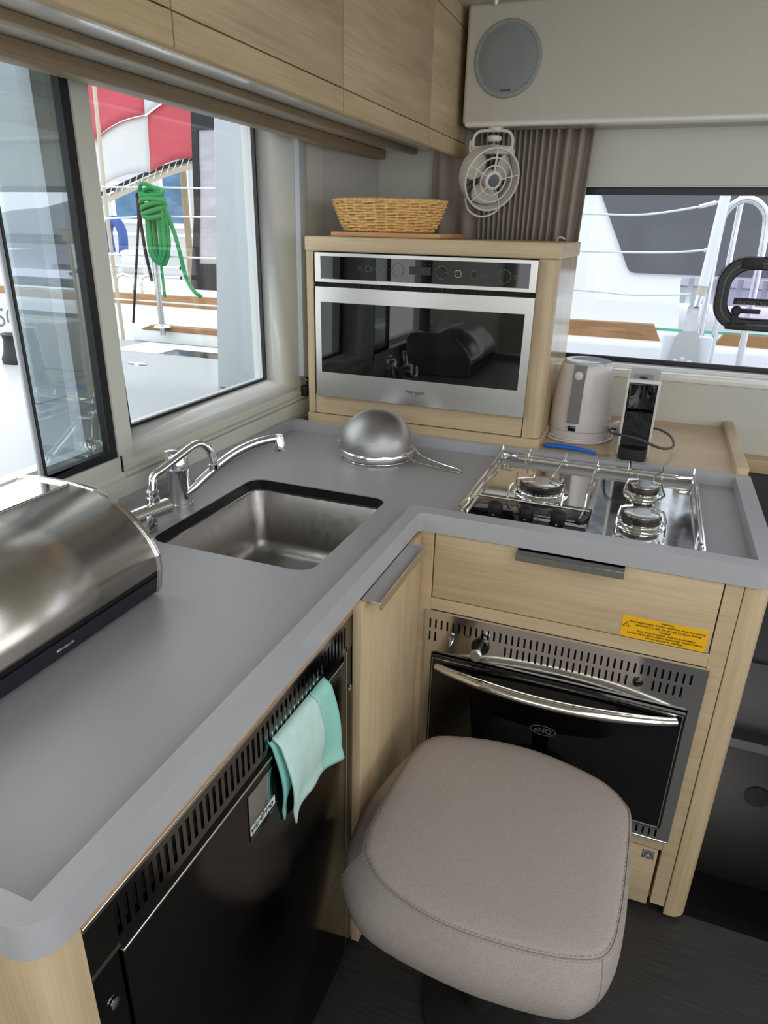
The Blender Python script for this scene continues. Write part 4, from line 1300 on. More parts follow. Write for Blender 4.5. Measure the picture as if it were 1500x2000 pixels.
fn = thing('fan', 'small white clip fan hanging under the overhead panel', 'fan', (-0.49, 2.10, 1.44))
FC = Vector((-0.486, 2.085, 1.537))
Fn = Vector((0.62, -0.72, -0.30)).normalized()      # facing direction
Fu = (Vector((0, 0, 1)) - Fn * Fn.z).normalized()
Fr = Fu.cross(Fn)


def fpt(x, y, d):
    return FC + Fr * x + Fu * y + Fn * d


RF = 0.080


def fring(r_, d, w_, name, m, parent=fn, n=56):
    return MB().tube([fpt(r_ * math.cos(2 * PI * i / n), r_ * math.sin(2 * PI * i / n), d) for i in range(n)], w_, 7, closed=True).build(name, m, parent)


hsg = MB()
pr = [(RF * 0.94, -0.062), (RF, -0.040), (RF * 1.04, -0.004), (RF * 1.04, 0.0), (RF * 1.0, 0.0), (RF * 0.97, -0.03), (RF * 0.92, -0.060), (RF * 0.94, -0.062)]
hsg.lathe([(a, b) for a, b in pr], FC, Fn, 56, cap=False)
hsg.build('housing', 'fan_plastic', fn, smooth=50)
gl = fring(RF * 1.02, 0.0, 0.0028, 'grille_rim', 'fan_plastic')
fring(RF * 0.72, 0.004, 0.0022, 'grille_ring', 'fan_plastic', gl)
fring(RF * 0.48, 0.006, 0.0022, 'grille_ring', 'fan_plastic', gl)
for a in (12, 84, 156, 228, 300):
    if a == 84:
        continue
    a = math.radians(a)
    MB().tube([fpt(RF * 0.28 * math.cos(a), RF * 0.28 * math.sin(a), 0.007), fpt(RF * 0.6 * math.cos(a), RF * 0.6 * math.sin(a), 0.005), fpt(RF * 1.02 * math.cos(a), RF * 1.02 * math.sin(a), 0.0)], 0.0017, 6).build('spoke', 'fan_plastic', gl)
a = math.radians(90)
MB().tube([fpt(0, RF * 0.28, 0.004), fpt(0, RF * 1.0, -0.002)], 0.0058, 8, flat=0.5).build('stem', 'fan_plastic', fn)
hub = MB().lathe([(RF * 0.30, -0.02), (RF * 0.32, 0.002), (RF * 0.31, 0.009), (RF * 0.24, 0.0115), (RF * 0.22, 0.0105)], FC, Fn, 32).build('hub', 'fan_plastic', fn)
MB().lathe([(RF * 0.215, 0.0098), (RF * 0.20, 0.0118), (RF * 0.08, 0.0128)], FC, Fn, 28).build('hub_badge', 'grey_badge', hub)
for i in range(3):
    a0 = math.radians(18 + 120 * i)

    def blade(u, v, a0=a0):
        r_ = RF * (0.25 + 0.66 * v)
        a = a0 + (u - 0.5) * (1.0 + 0.45 * math.sin(PI * v)) + 0.25 * v
        return fpt(r_ * math.cos(a), r_ * math.sin(a), -0.030 + (u - 0.5) * 0.022)
    MB().grid(blade, 9, 7).build('blade', 'blade_plastic', fn, solid=0.0015, smooth=60)
bkm = MB()
for i in range(20):
    a = 2 * PI * i / 20
    bkm.tube([fpt(RF * 0.30 * math.cos(a), RF * 0.30 * math.sin(a), -0.058), fpt(RF * 0.92 * math.cos(a), RF * 0.92 * math.sin(a), -0.060)], 0.0014, 5)
bkm.build('rear_grille', 'black_matte', fn)
lp = MB()
lp.tube(smooth_path([fpt(-RF * 0.78, -RF * 0.70, -0.022), fpt(-RF * 0.55, -RF * 1.12, -0.022), fpt(0, -RF * 1.32, -0.022), fpt(RF * 0.55, -RF * 1.12, -0.022), fpt(RF * 0.78, -RF * 0.70, -0.022)], 6), 0.0030, 8)
lp.build('carry_loop', 'fan_plastic', fn)
# bracket: mount under the panel, U-yoke and cross bar
MB().lathe([(0.021, 0), (0.021, 0.010), (0.019, 0.012)], (-0.494, 2.115, 1.672), (0, 0, -1), 28).build('mount', 'fan_plastic', fn)
MB().lathe([(0.013, 0), (0.020, 0.004), (0.020, 0.012), (0.015, 0.016)], (-0.494, 2.108, 1.650), (0, 0, -1), 26).build('swivel', 'fan_plastic', fn)
yk = MB()
Yc = Vector((-0.496, 2.100, 1.640))
Yr = Vector((0.995, 0.10, 0)).normalized()
yk.tube(smooth_path([Yc - Yr * 0.052 + Vector((0, 0, -0.034)), Yc - Yr * 0.054 + Vector((0, 0, 0.0)), Yc - Yr * 0.040 + Vector((0, 0, 0.018)), Yc + Vector((0, 0, 0.021)), Yc + Yr * 0.040 + Vector((0, 0, 0.018)),
                     Yc + Yr * 0.054 + Vector((0, 0, 0.0)), Yc + Yr * 0.052 + Vector((0, 0, -0.034))], 6), 0.0042, 8)
yk.build('yoke', 'fan_plastic', fn)
cb_ = MB()
cb_.tube([Yc - Yr * 0.050 + Vector((0, 0, -0.028)), Yc + Vector((0.004, -0.008, -0.026)), Yc + Yr * 0.050 + Vector((0, 0, -0.028))], [0.011, 0.012, 0.011], 10, flat=1.0)
cb_.build('cross_bar', 'fan_plastic', fn)
for s_ in (-1, 1):
    q = Yc + Yr * 0.054 * s_ + Vector((0, 0, -0.032))
    MB().lathe([(0.008, 0), (0.008, 0.006), (0.005, 0.008)], q, Yr * s_, 16).build('pivot_cap', 'fan_plastic', fn)
q = Yc - Yr * 0.062 + Vector((0, 0, -0.022))
MB().tube([q + Vector((0, 0, -0.018)), q, q + Vector((0.0, 0, 0.018))], [0.004, 0.0065, 0.005], 8, flat=0.6).build('clamp_lever', 'fan_plastic', fn)
MB().tube(smooth_path([(-0.494, 2.104, 1.634), (-0.490, 2.100, 1.626), (-0.497, 2.098, 1.620), (-0.493, 2.096, 1.612)], 4), 0.0014, 6).build('cable', 'fan_plastic', fn)

# ================================================================== CURTAIN
ct = thing('curtain', 'pleated grey-brown curtain bunched left of the side window', 'curtain', (-0.46, 2.2, 0.95))
def pleat_edges(segs):
    out = []
    for x0, x1, k in segs:
        out += [x0 + (x1 - x0) * i / k for i in range(k)]
    return out + [segs[-1][1]]


edges_top = pleat_edges([(-0.700, -0.56, 4), (-0.56, -0.385, 22), (-0.385, -0.32, 6), (-0.32, -0.232, 5)])
edges_bot = pleat_edges([(-0.700, -0.53, 4), (-0.53, -0.39, 22), (-0.39, -0.335, 6), (-0.335, -0.258, 5)])


def cpt(u, v):
    n_ = len(edges_top) - 1
    s_ = u * n_
    i = min(n_ - 1, int(s_))
    fr_ = s_ - i
    x = (edges_top[i] * (1 - fr_) + edges_top[i + 1] * fr_) * v + (edges_bot[i] * (1 - fr_) + edges_bot[i + 1] * fr_) * (1 - v)
    wdt = edges_top[i + 1] - edges_top[i]
    amp = min(0.014, 0.005 + wdt * 0.5)
    y = 2.196 + amp * math.cos(2 * PI * s_ * 0.5 + 0.2 * math.sin(5 * v + 0.7 * s_)) + 0.003 * math.sin(5 * u + 6 * v)
    return (x, y, 0.95 + 0.73 * v)


MB().grid(cpt, 37 * 8 + 1, 12).build('cloth', 'curtain_cloth', ct, solid=0.0016, smooth=70)
MB().tube(smooth_path([(-0.300, 2.168, 1.383), (-0.298, 2.164, 1.391), (-0.288, 2.164, 1.392), (-0.279, 2.168, 1.388)], 4), 0.0030, 6).build('tie_back', 'fan_plastic', ct)

# ================================================================== TOWEL
tw = thing('dish_towel', 'pale turquoise dish towel hanging over the fridge door', 'towel', (-0.38, 0.72, 0.56))


def tow(u, v, layer):
    """u across, v from top (0) to hem (1)"""
    y0 = 0.628 + 0.012 * v + 0.018 * v * v
    y1 = 0.784 + 0.034 * v
    y = y0 + (y1 - y0) * u
    zt = 0.7625 + 0.006 * (1 - u)
    hem = 0.594 + 0.008 * math.sin(3.0 * u) - 0.012 * u
    z = zt + (hem - zt) * v
    x = -0.3795 + 0.010 * math.sin(PI * min(1, v * 1.2)) + 0.006 * math.sin(5.5 * u + 2.2 * v) * v + 0.004 * math.sin(11 * u + 3 * v) * v
    if v < 0.06:
        x -= 0.010 * (1 - v / 0.06)
    if layer:
        x -= 0.011
        y -= 0.010 * v + 0.004
        z += 0.012 * v
    return (x, y, z)


MB().grid(lambda u, v: tow(u * 0.70, v, 0), 22, 26).build('front_fold', 'towel_pale', tw, solid=0.003, smooth=70)
MB().grid(lambda u, v: tow(0.70 + 0.30 * u, v, 0), 12, 26).build('woven_band', 'towel_band', tw, solid=0.003, smooth=70)
MB().grid(lambda u, v: tow(u * 0.9, v * 0.97, 1), 22, 26).build('back_fold', 'towel_back', tw, solid=0.003, smooth=70)
MB().tube([(-0.3985, 0.628 + i * 0.0155, 0.7640 + 0.0004 * (10 - i)) for i in range(11)], 0.006, 8).build('top_fold', 'towel_pale', tw)

# ================================================================== STOOL
so = thing('stool', 'taupe upholstered stool with rounded square seat in front of the oven', 'stool', (-0.11, 0.88, 0.0))
ZS = 0.468
out_low = [(-.330, .727), (-.265, .678), (-.112, .659), (.018, .670), (.062, .692), (.094, .745), (.104, .82), (.106, .90), (.104, .99), (.094, 1.032), (.054, 1.070), (-.015, 1.094), (-.088, 1.107), (-.173, 1.102),
           (-.265, 1.082), (-.318, 1.04), (-.348, .97), (-.360, .88), (-.356, .807), (-.344, .758)]
out_top = [(-.300, .742), (-.247, .703), (-.145, .679), (-.02, .686), (.058, .706), (.086, .735), (.096, .80), (.100, .893), (.100, .993), (.088, 1.030), (.050, 1.066), (-.015, 1.089), (-.088, 1.102), (-.173, 1.098),
           (-.262, 1.075), (-.293, 1.050), (-.309, 1.003), (-.317, .905), (-.321, .82), (-.316, .774)]
OA = smooth_path([Vector((a, b, 0)) for a, b in out_low], 5, True)
OB = smooth_path([Vector((a, b, 0)) for a, b in out_top], 5, True)
OL = OA
scx, scy = -0.113, 0.885


def so_ring(k, z, w=1.0):
    r_ = []
    for pa, pb in zip(OA, OB):
        x, y = pa.x + (pb.x - pa.x) * w, pa.y + (pb.y - pa.y) * w
        r_.append((scx + (x - scx) * k, scy + (y - scy) * k, z))
    return r_


prof = [(0.90, 0.358, 0), (0.965, 0.360, 0), (0.99, 0.370, 0), (1.0, 0.392, 0), (1.003, 0.410, 0.06), (1.004, 0.432, 0.42), (1.002, 0.449, 0.82), (0.998, 0.4585, 0.97), (0.992, 0.4615, 1), (0.985, 0.4625, 1), (0.978, 0.4620, 1),
        (0.968, 0.4655, 1), (0.93, 0.4690, 1), (0.8, 0.4715, 1), (0.5, 0.4735, 1), (0.2, 0.474, 1)]
cu = MB()
n = len(OL)
vs = []
for k, z, o_ in prof:
    vs += so_ring(k, z, o_)
fs = []
for i in range(len(prof) - 1):
    for k in range(n):
        l = (k + 1) % n
        fs.append((i * n + k, i * n + l, (i + 1) * n + l, (i + 1) * n + k))
fs.append(tuple(range(n - 1, -1, -1)))
fs.append(tuple((len(prof) - 1) * n + k for k in range(n)))
cu.add(vs, fs)
cs = cu.build('cushion', 'fabric_taupe', so, smooth=60)
stt = MB()
for k, z in ((0.9945, 0.4610), (0.9695, 0.4656)):
    rg = so_ring(k, z)
    acc = 0
    for i in range(n):
        a, b = Vector(rg[i]), Vector(rg[(i + 1) % n])
        L_ = (b - a).length
        m_ = max(1, int(L_ / 0.0065))
        for j in range(m_):
            p0 = a.lerp(b, j / m_)
            p1 = a.lerp(b, (j + 0.62) / m_)
            stt.tube([p0, p1], 0.0007, 4, caps=False)
o_ = stt.build('stitching', 'stitch', cs)
o_['kind'] = 'stuff'
sm = MB()
sm.tube(so_ring(0.9835, 0.4628), 0.0009, 4, closed=True)
sm.build('seam_line', 'stitch', cs)
for ic in (100 - 2, 5 * 5 - 3):
    MB().tube([Vector(so_ring(k, z, w)[ic]) for k, z, w in prof[2:10]], 0.0009, 5).build('corner_seam', 'stitch', cs)
MB().lathe([(0.03, 0.02), (0.03, 0.36)], (scx, scy, 0), n=24).build('pedestal_column', 'dark_void', so)  # column and foot near-black, standing in for deep shade under the seat
MB().lathe([(0.11, 0.0), (0.11, 0.008), (0.09, 0.014), (0.035, 0.022)], (scx, scy, 0), n=40).build('pedestal_foot', 'dark_void', so)
MB().box(scx - 0.11, scx + 0.11, scy - 0.11, scy + 0.11, 0.352, 0.364).build('seat_plate', 'black_matte', so)

# ================================================================== OUTSIDE
# own boat: coaming, side deck, toe rail, cabin-side wing
MB_ = MB
wa = MB().box(-60, 60, 2.4, 80, -1.3, -1.25)
tag(wa.build('harbour_water', 'water'), 'harbour water between the moored boats', 'water', kind='stuff')
dk = MB().rbox(-7.0, 6.0, 2.372, 3.45, 0.60, 0.745, 0.03, 3)
tag(dk.build('side_deck', 'deck_white'), 'white side deck of this boat outside the windows', 'deck')
cm_ = MB().rbox(-7.0, -1.10, 0.30, 2.86, 0.746, 0.80, 0.02, 3)
tag(cm_.build('cockpit_coaming', 'deck_white'), 'broad white cockpit coaming just outside the left windows', 'coaming')
wg = MB().prism(fil([(-1.595, 0.801), (-1.10, 0.801), (-1.10, 2.05), (-1.515, 2.05)], [0.0, 0, 0, 0]), 'Y', 2.30, 2.36)
tag(wg.build('cabin_wing', 'gelcoat_grey', bevel=0.008), 'tall pale grey cabin side wing at the right of the left window', 'panel')
hb_ = thing('deck_hatch', 'low white deck hatch with smoky glazing on the side deck', 'hatch', (-2.4, 3.05, 0.745))
MB().rbox(-2.72, -1.95, 2.92, 3.26, 0.745, 0.775, 0.008, 2).build('frame', 'gelcoat', hb_)
MB().box(-2.40, -1.99, 2.95, 3.10, 0.7745, 0.777).build('glazing', 'dark_window', hb_)
cl_ = thing('deck_cleat', 'small folding cleat on the white coaming', 'cleat', (-2.2, 2.55, 0.80))
MB().rbox(-2.25, -2.15, 2.545, 2.565, 0.800, 0.812, 0.005, 2).build('bar', 'stainless_tube', cl_)
MB().lathe([(0.018, 0), (0.012, 0.006)], (-2.2, 2.555, 0.7995), n=14).build('foot', 'stainless_tube', cl_)
bw_ = MB().rbox(-2.95, 6.0, 3.41, 3.45, 0.745, 0.818, 0.008, 2)
tag(bw_.build('bulwark', 'gelcoat'), 'low white bulwark under the near teak toe rail', 'bulwark')
tr_ = MB().prism([(-2.88, 0.818), (6.0, 0.818), (6.0, 0.848), (-2.80, 0.848)], 'Y', 3.40, 3.455)
tag(tr_.build('toe_rail', 'teak', bevel=0.006), 'near teak toe rail along the edge of this boat', 'rail')
wn = thing('winch', 'dark sheet winch on the white coaming seen through the open window', 'winch', (-2.70, 2.36, 0.80))
MB().lathe([(0.075, 0), (0.078, 0.02), (0.066, 0.05), (0.058, 0.10), (0.062, 0.12), (0.07, 0.13)], (-2.70, 2.36, 0.80), n=28).build('drum', 'black_matte', wn)
MB().lathe([(0.05, 0.13), (0.055, 0.155), (0.03, 0.175)], (-2.70, 2.36, 0.80), n=24).build('top', 'stainless_tube', wn)


pil = thing('pane_backdrop', 'added pale panel with dark strip behind the tinted pane', 'pillar', (-2.03, 1.95, 0.80))  # made-up backdrop that gives the pane its pale and dark tones
MB().rbox(-2.06, -2.0, 1.79, 1.99, 0.80, 2.9, 0.006, 2).build('face', 'gelcoat', pil)
MB().rbox(-2.05, -2.005, 1.9905, 2.12, 0.80, 2.9, 0.008, 2).build('dark_strip', 'black_rubber', pil)  # strip added for the dark band in the pane


def guard(name, label, pts, r_, m='stainless_tube', cat='stanchion', group=None):
    o = MB().tube(pts, r_, 10)
    return tag(o.build(name, m, smooth=60), label, cat, group)


s1 = thing('stanchion', 'steel stanchion by the green rope, seen in the left window', 'stanchion', (-2.69, 3.37, 0.80))
MB().tube([(-2.69, 3.37, 0.80), (-2.70, 3.37, 1.465)], 0.0165, 12).build('post', 'stanchion_steel', s1)
MB().lathe([(0.019, 0), (0.019, 0.02), (0.012, 0.028)], (-2.70, 3.37, 1.455), n=14).build('cap', 'gelcoat', s1)
MB().lathe([(0.05, 0), (0.045, 0.008), (0.02, 0.02)], (-2.69, 3.37, 0.845), n=20).build('base', 'stainless_tube', s1)
for (z0, z1, nm) in ((1.598, 1.578, 'top'), (1.40, 1.446, 'second'), (1.24, 1.235, 'third'), (0.99, 0.985, 'lowest')):
    guard('lifeline', '%s lifeline wire crossing the left window view' % nm, [(-3.6, 3.37, z0 - 0.005), (-2.70, 3.37, (z0 + z1) / 2 if nm != 'second' else 1.443), (-1.70, 3.37, z1)], 0.005, 'white_cable', 'lifeline', 'lifelines in the left window')
# green coil of rope on the lifeline
rp = thing('rope_coil', 'coiled bright green mooring rope hanging on the lifeline', 'rope', (-2.62, 3.33, 1.19))
for k in range(9):
    w_ = 0.022 + 0.0052 * k
    cxr = -2.625 + 0.006 * math.sin(k * 2.1)
    yo = 3.325 + 0.014 * math.cos(k * 1.7)
    bot = 1.195 + 0.012 * (k % 4)
    pts = [(cxr - w_ * 0.9, yo, 1.50), (cxr - w_, yo, 1.38), (cxr - w_ * 0.9, yo, bot + 0.05), (cxr, yo + 0.01, bot), (cxr + w_ * 0.9, yo, bot + 0.05), (cxr + w_, yo, 1.38), (cxr + w_ * 0.9, yo, 1.50)]
    MB().tube(smooth_path(pts, 5), 0.0105, 8).build('strand', 'rope_green', rp, smooth=70)
for k in range(7):
    z = 1.455 + 0.018 * k
    w_ = 0.072 - 0.004 * abs(k - 3)
    pts = []
    for i in range(14):
        a = 2 * PI * i / 14
        pts.append((-2.635 + w_ * math.cos(a), 3.325 + 0.045 * math.sin(a), z + 0.02 * math.sin(a + k)))
    MB().tube(smooth_path(pts, 3, True), 0.013, 8, closed=True).build('wrap', 'rope_green', rp, smooth=70)
MB().tube(smooth_path([(-2.70, 3.30, 1.56), (-2.66, 3.28, 1.60), (-2.60, 3.29, 1.585), (-2.58, 3.31, 1.55), (-2.545, 3.35, 1.40), (-2.515, 3.35, 1.30), (-2.48, 3.35, 1.137), (-2.44, 3.36, 1.06), (-2.40, 3.37, 1.03)], 5), 0.011, 8).build('tail', 'rope_green', rp, smooth=70)
MB().tube([(-2.625, 3.33, 1.20), (-2.62, 3.33, 1.02)], 0.008, 8).build('tail', 'rope_green', rp, smooth=70)
guard('black_line', 'thin black line running down from the stanchion top, left strand', [(-2.745, 3.34, 1.56), (-2.755, 3.34, 1.42), (-2.89, 3.36, 0.86)], 0.007, 'rope_black', 'line')
guard('black_line', 'speckled black line hanging beside the green rope', [(-2.740, 3.33, 1.55), (-2.736, 3.33, 1.42), (-2.730, 3.34, 1.25), (-2.722, 3.36, 1.10)], 0.009, 'rope_black', 'line')
guard('shroud_line', 'beige rigging line at the left edge of the far window', [(-3.02, 3.43, 2.35), (-3.05, 3.43, 1.53), (-3.05, 3.43, 1.17), (-3.04, 3.43, 0.74)], 0.011, 'rope_beige', 'line')

# right-hand view on the own deck: hoop, shroud with turnbuckle and chainplate, lifelines
hp_ = thing('rail_hoop', 'polished steel tube hoop on deck behind the window hatch', 'rail', (0.29, 3.43, 0.845))
MB().tube(smooth_path([(0.202, 3.43, 0.845), (0.200, 3.43, 1.10), (0.198, 3.43, 1.42), (0.212, 3.43, 1.51), (0.275, 3.43, 1.553), (0.345, 3.43, 1.52), (0.372, 3.43, 1.43), (0.378, 3.43, 1.10), (0.380, 3.43, 0.845)], 6), 0.0155, 12).build('tube', 'stainless_tube', hp_, smooth=60)
MB().lathe([(0.05, 0), (0.045, 0.006), (0.02, 0.014)], (0.202, 3.43, 0.845), n=20).build('foot', 'stainless_tube', hp_)
h2 = MB().tube([(0.262, 3.445, 0.70), (0.258, 3.445, 1.75)], 0.012, 10)
tag(h2.build('upright_tube', 'stainless_tube', smooth=60), 'slim upright tube standing inside the steel hoop', 'rail')
sh = thing('shroud', 'thick rigging shroud with turnbuckle on its deck plate', 'rigging', (0.15, 3.36, 0.85))
MB().tube([(0.172, 3.36, 1.21), (0.235, 3.36, 2.4)], 0.021, 12).build('wire_cover', 'gelcoat', sh, smooth=60)
MB().tube([(0.160, 3.36, 1.12), (0.172, 3.36, 1.22)], 0.014, 10).build('turnbuckle', 'stainless_tube', sh)
MB().tube([(0.166, 3.36, 1.17), (0.178, 3.36, 1.29)], 0.019, 10).build('tape', 'rope_beige', sh)
MB().prism(fil([(0.118, 0.99), (0.178, 0.99), (0.172, 1.135), (0.128, 1.135)], [0.02, 0.02, 0.02, 0.02], 4), 'Y', 3.352, 3.368).build('toggle_plate', 'stainless_tube', sh)
MB().lathe([(0.018, 0), (0.018, 0.006)], (0.146, 3.352, 1.03), (0, -1, 0), 20).build('pin', 'chrome', sh)
MB().lathe([(0.016, 0), (0.016, 0.006)], (0.160, 3.352, 1.11), (0, -1, 0), 20).build('pin', 'chrome', sh)
MB().prism(fil([(0.078, 0.86), (0.212, 0.86), (0.190, 1.02), (0.108, 1.02)], [0.004, 0.004, 0.02, 0.02], 4), 'Y', 3.345, 3.365).build('chainplate', 'brushed_steel', sh)
for (x, z) in ((0.112, 0.888), (0.142, 0.898), (0.172, 0.886)):
    MB().lathe([(0.011, 0), (0.011, 0.003), (0.005, 0.004)], (x, 3.345, z), (0, -1, 0), 16).build('bolt', 'chrome', sh)
pd = MB().rbox(0.045, 0.255, 3.366, 3.398, 0.746, 1.0, 0.012, 3)
tag(pd.build('chainplate_pod', 'gelcoat'), 'white moulded pod behind the shroud deck plate', 'pod')
for (pts, nm) in (([(-0.9, 3.38, 1.50), (-0.30, 3.38, 1.486), (-0.1, 3.38, 1.488), (0.10, 3.38, 1.520), (0.16, 3.38, 1.536), (0.205, 3.40, 1.548)], 'upper'),
                  ([(-0.9, 3.38, 1.345), (-0.34, 3.38, 1.333), (0.0, 3.38, 1.338), (0.15, 3.38, 1.352), (0.2, 3.40, 1.355)], 'middle'),
                  ([(-0.9, 3.38, 1.178), (-0.34, 3.38, 1.166), (-0.1, 3.38, 1.158), (0.13, 3.38, 1.172)], 'lower')):
    o = thing('guard_wire', '%s white guard wire in the side window view' % nm, 'lifeline', pts[2], 'guard wires in the side window')
    MB().tube(smooth_path(pts, 4), 0.0045, 8).build('wire', 'white_cable', o)
    if nm != 'lower':
        MB().tube([pts[3], pts[4]], 0.0085, 8).build('terminal', 'white_cable', o)

# neighbouring boat alongside
nb = thing('neighbour_boat', 'white sailing boat moored alongside with teak capping', 'boat', (-1.0, 5.5, -1.2))
MB().rbox(-9.0, 7.0, 4.50, 7.5, -1.25, 0.81, 0.04, 3).build('hull', 'gelcoat', nb)
MB().prism([(-9.0, 0.80), (-4.75, 0.80), (-4.70, 0.885), (-9.0, 0.885)], 'Y', 4.57, 4.64).build('teak_cap', 'teak', nb)
MB().prism([(-4.6, 0.79), (0.06, 0.79), (0.0, 0.905), (-4.6, 0.885)], 'Y', 4.57, 4.64).build('teak_cap', 'teak', nb)
MB().prism([(0.34, 0.79), (4.0, 0.79), (4.0, 0.875), (0.40, 0.875)], 'Y', 4.57, 4.64).build('teak_cap', 'teak', nb)
MB().box(-0.1, 4.0, 4.645, 4.655, 0.865, 0.880).build('green_stripe', 'stripe_green', nb)
cbn = MB().prism(fil([(-3.1, 0.78), (0.16, 0.78), (0.115, 1.16), (1.6, 1.16), (1.6, 2.7), (-0.10, 2.7), (-2.6, 2.3)], [0.05, 0.03, 0.02, 0.02, 0, 0.1, 0.2], 3), 'Y', 5.02, 7.2).build('cabin', 'gelcoat', nb)
MB().prism(fil([(-0.205, 1.178), (1.45, 1.178), (1.45, 2.5), (-0.65, 2.5), (-0.475, 1.70)], [0.06, 0.05, 0.05, 0.05, 0.25], 4), 'Y', 4.995, 5.03).build('cabin_window', 'dark_window', cbn)
MB().box(-5.6, -4.70, 4.285, 4.52, 0.48, 0.83).build('name_panel', 'gelcoat_grey', nb)
text('50', 'hull_number', 'logo_grey', nb, (-4.985, 4.284, 0.655), X1, Z1, width=0.20)
# chequered sail on a curved boom, black spray hood, deck clutter
sl = thing('chequered_sail', 'red and white chequered sail panel above the neighbouring boat', 'sail', (-4.15, 5.3, 1.65))


def spt(x, t):
    zb = 1.648 + (x + 4.68) * 0.30 - 0.10 * (x + 4.68) * (x + 3.65)
    return zb + t


def patch(x0, x1, t0a, t0b, t1a, t1b, m):
    def fnp(u, v):
        x = x0 + (x1 - x0) * u
        lo = (t0a + (t0b - t0a) * u)
        hi = (t1a + (t1b - t1a) * u)
        bow = 0.04 * math.sin(PI * u)
        return (x, 5.2 + 0.04 * math.sin(3 * x) + 0.03 * v, lo + bow + (hi - lo) * v)
    MB().grid(fnp, 10, 8).build('sail_patch', m, sl, solid=0.004, smooth=60)


patch(-4.69, -4.12, 1.660, 1.805, 2.03, 2.225, 'sail_white')
patch(-4.12, -3.655, 1.805, 1.905, 2.225, 2.36, 'sail_red')
patch(-4.66, -4.12, 2.03, 2.225, 2.60, 2.70, 'sail_red')
patch(-4.12, -3.655, 2.225, 2.36, 2.70, 2.80, 'sail_white')
patch(-4.80, -4.69, 1.98, 2.03, 2.60, 2.60, 'sail_white')
patch(-4.80, -4.69, 1.62, 1.66, 1.98, 2.03, 'sail_red')
bm_ = thing('curved_boom', 'pale curved boom along the foot of the chequered sail', 'boom', (-4.2, 5.3, 1.6))
MB().tube(smooth_path([(-4.95, 5.3, 1.50), (-4.774, 5.3, 1.57), (-4.39, 5.3, 1.695), (-4.056, 5.3, 1.80), (-3.727, 5.3, 1.868), (-3.55, 5.3, 1.87)], 5), 0.028, 10).build('spar', 'rope_beige', bm_, smooth=60)
MB().tube(smooth_path([(-4.85, 5.27, 1.60), (-4.5, 5.27, 1.71), (-4.1, 5.27, 1.83), (-3.7, 5.27, 1.915)], 5), 0.016, 8).build('rolled_cover', 'canvas_black', bm_, smooth=60)
lc = MB()
for i in range(14):
    x = -4.62 + i * 0.07
    z = 1.60 + (x + 4.7) * 0.28
    lc.tube([(x, 5.25, z), (x + 0.05, 5.25, z + 0.09)], 0.004, 5)
lc.build('lacing', 'white_cable', bm_)
dg = thing('spray_hood', 'black canvas spray hood with clear plastic window', 'canopy', (-3.4, 4.9, 0.95))
MB().plate([(-3.575, 0.92), (-3.20, 0.92), (-3.20, 2.30), (-3.44, 2.30), (-3.46, 1.95), (-3.485, 1.50)], [[(-3.48, 1.12), (-3.22, 1.12), (-3.22, 2.06), (-3.40, 2.06), (-3.42, 1.7)]],
           lambda u, v, t: (u, t, v), 4.88, 4.90).build('canvas', 'canvas_black', dg)
MB().plate([(-3.50, 1.10), (-3.20, 1.10), (-3.20, 2.08), (-3.395, 2.08), (-3.43, 1.7)], [], lambda u, v, t: (u, t, v), 4.894, 4.898).build('clear_window', 'clear_vinyl', dg)
hbuoy = MB().tube(smooth_path([(-4.36, 4.9, 1.18), (-4.37, 4.9, 1.33), (-4.33, 4.9, 1.41), (-4.27, 4.9, 1.42), (-4.22, 4.9, 1.33), (-4.235, 4.9, 1.15)], 5), 0.038, 10)
tag(hbuoy.build('horseshoe_buoy', 'fender_blue', smooth=60), 'blue horseshoe buoy on the neighbouring boat', 'buoy')
wbx = MB().rbox(-4.245, -4.02, 4.86, 4.90, 1.00, 1.205, 0.02, 2)
tag(wbx.build('white_board', 'gelcoat'), 'white rounded board on the rail of the neighbouring boat', 'board')
pr_ = thing('pushpit_rail', 'steel pushpit rails on the neighbouring boat', 'rail', (-4.0, 4.8, 0.88))
for pts in ([(-4.6, 4.8, 1.075), (-3.6, 4.8, 1.085)], [(-4.6, 4.8, 1.00), (-3.6, 4.8, 1.01)], [(-3.85, 4.8, 0.88), (-3.85, 4.8, 1.22), (-3.82, 4.8, 1.26), (-3.6, 4.8, 1.26)], [(-4.25, 4.8, 0.88), (-4.25, 4.8, 1.08)],
            [(-4.2, 4.75, 0.88), (-4.2, 4.75, 0.98), (-4.12, 4.75, 1.02), (-4.04, 4.75, 0.98), (-4.04, 4.75, 0.88)], [(-3.95, 4.75, 0.88), (-3.95, 4.75, 0.98), (-3.88, 4.75, 1.02), (-3.80, 4.75, 0.98), (-3.80, 4.75, 0.88)]):
    MB().tube(smooth_path(pts, 4), 0.014, 8).build('tube', 'stainless_tube', pr_, smooth=60)
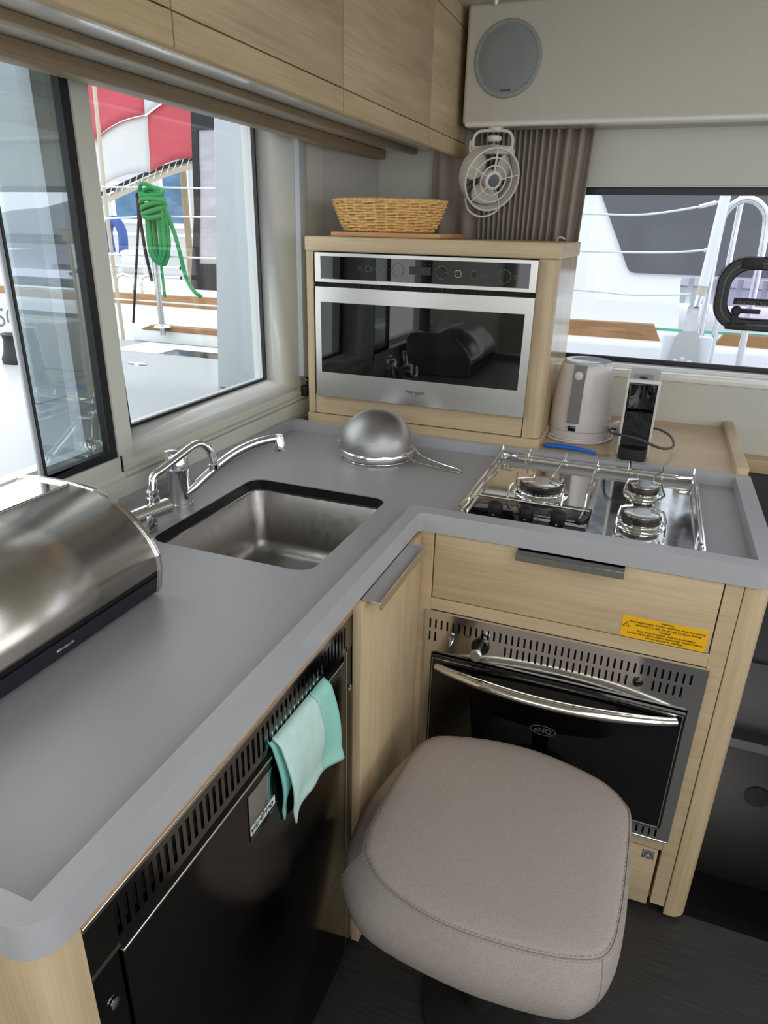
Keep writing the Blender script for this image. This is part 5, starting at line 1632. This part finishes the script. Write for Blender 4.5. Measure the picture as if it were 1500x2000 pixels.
# wheelhouse behind, with blue windows and timber posts
hs_ = thing('wheelhouse', 'white wheelhouse with blue window panes behind the boom', 'building', (-5.6, 7.2, 0.81))
MB().box(-6.35, -4.95, 7.0, 7.45, 0.811, 2.3).build('wall', 'house_wall', hs_)
for (x0, x1, z0, z1) in ((-6.05, -5.70, 1.46, 1.80), (-5.36, -5.08, 1.42, 1.98)):
    f_ = MB().box(x0 - 0.05, x1 + 0.05, 6.97, 7.0, z0 - 0.05, z1 + 0.05).build('window_frame', 'gelcoat', hs_)
    MB().box(x0, x1, 6.96, 6.98, z0, z1).build('pane', 'house_window', f_)
MB().box(-6.35, -4.95, 6.98, 7.0, 1.28, 1.31).build('moulding', 'gelcoat', hs_)
for x, z1_, lab in ((-4.52, 2.1, 'timber mooring post right of the wheelhouse windows'), (-4.00, 1.95, 'timber post beside the spray hood')):
    o = MB().tube([(x, 6.2, 0.81), (x, 6.2, z1_)], 0.032, 10)
    tag(o.build('timber_post', 'post_timber', smooth=60), lab, 'post')
q_ = MB().box(-40, -5.0, 9.0, 14, -1.25, 0.75)
tag(q_.build('stone_quay', 'pier_stone'), 'beige stone quay beyond the moored boats', 'quay')
hl_ = MB().grid(lambda u, v: (-80 + 160 * u, 60 + 20 * v, -1.3 + (5.0 + 2.0 * math.sin(9 * u) + 1.5 * math.sin(23 * u + 1)) * math.sin(PI * 0.5 * v)), 60, 8)
tag(hl_.build('far_hills', 'hill_green', smooth=80), 'hazy grey-green hills behind the harbour', 'hill', kind='structure')
for i in range(9):
    x = 1.0 + i * 1.3
    h_ = 0.8 + 0.5 * math.sin(i * 2.3)
    o = thing('far_house', 'tiny far house with pinkish roof on the shore', 'house', (x, 46, -1.2), 'far houses on the shore')
    MB().box(x - 0.5, x + 0.5, 45.5, 46.5, -1.2, 0.2 + h_).build('walls', 'gelcoat_grey', o)
    MB().prism([(x - 0.6, 0.2 + h_), (x + 0.6, 0.2 + h_), (x, 0.7 + h_)], 'Y', 45.4, 46.6).build('roof', 'far_houses', o)
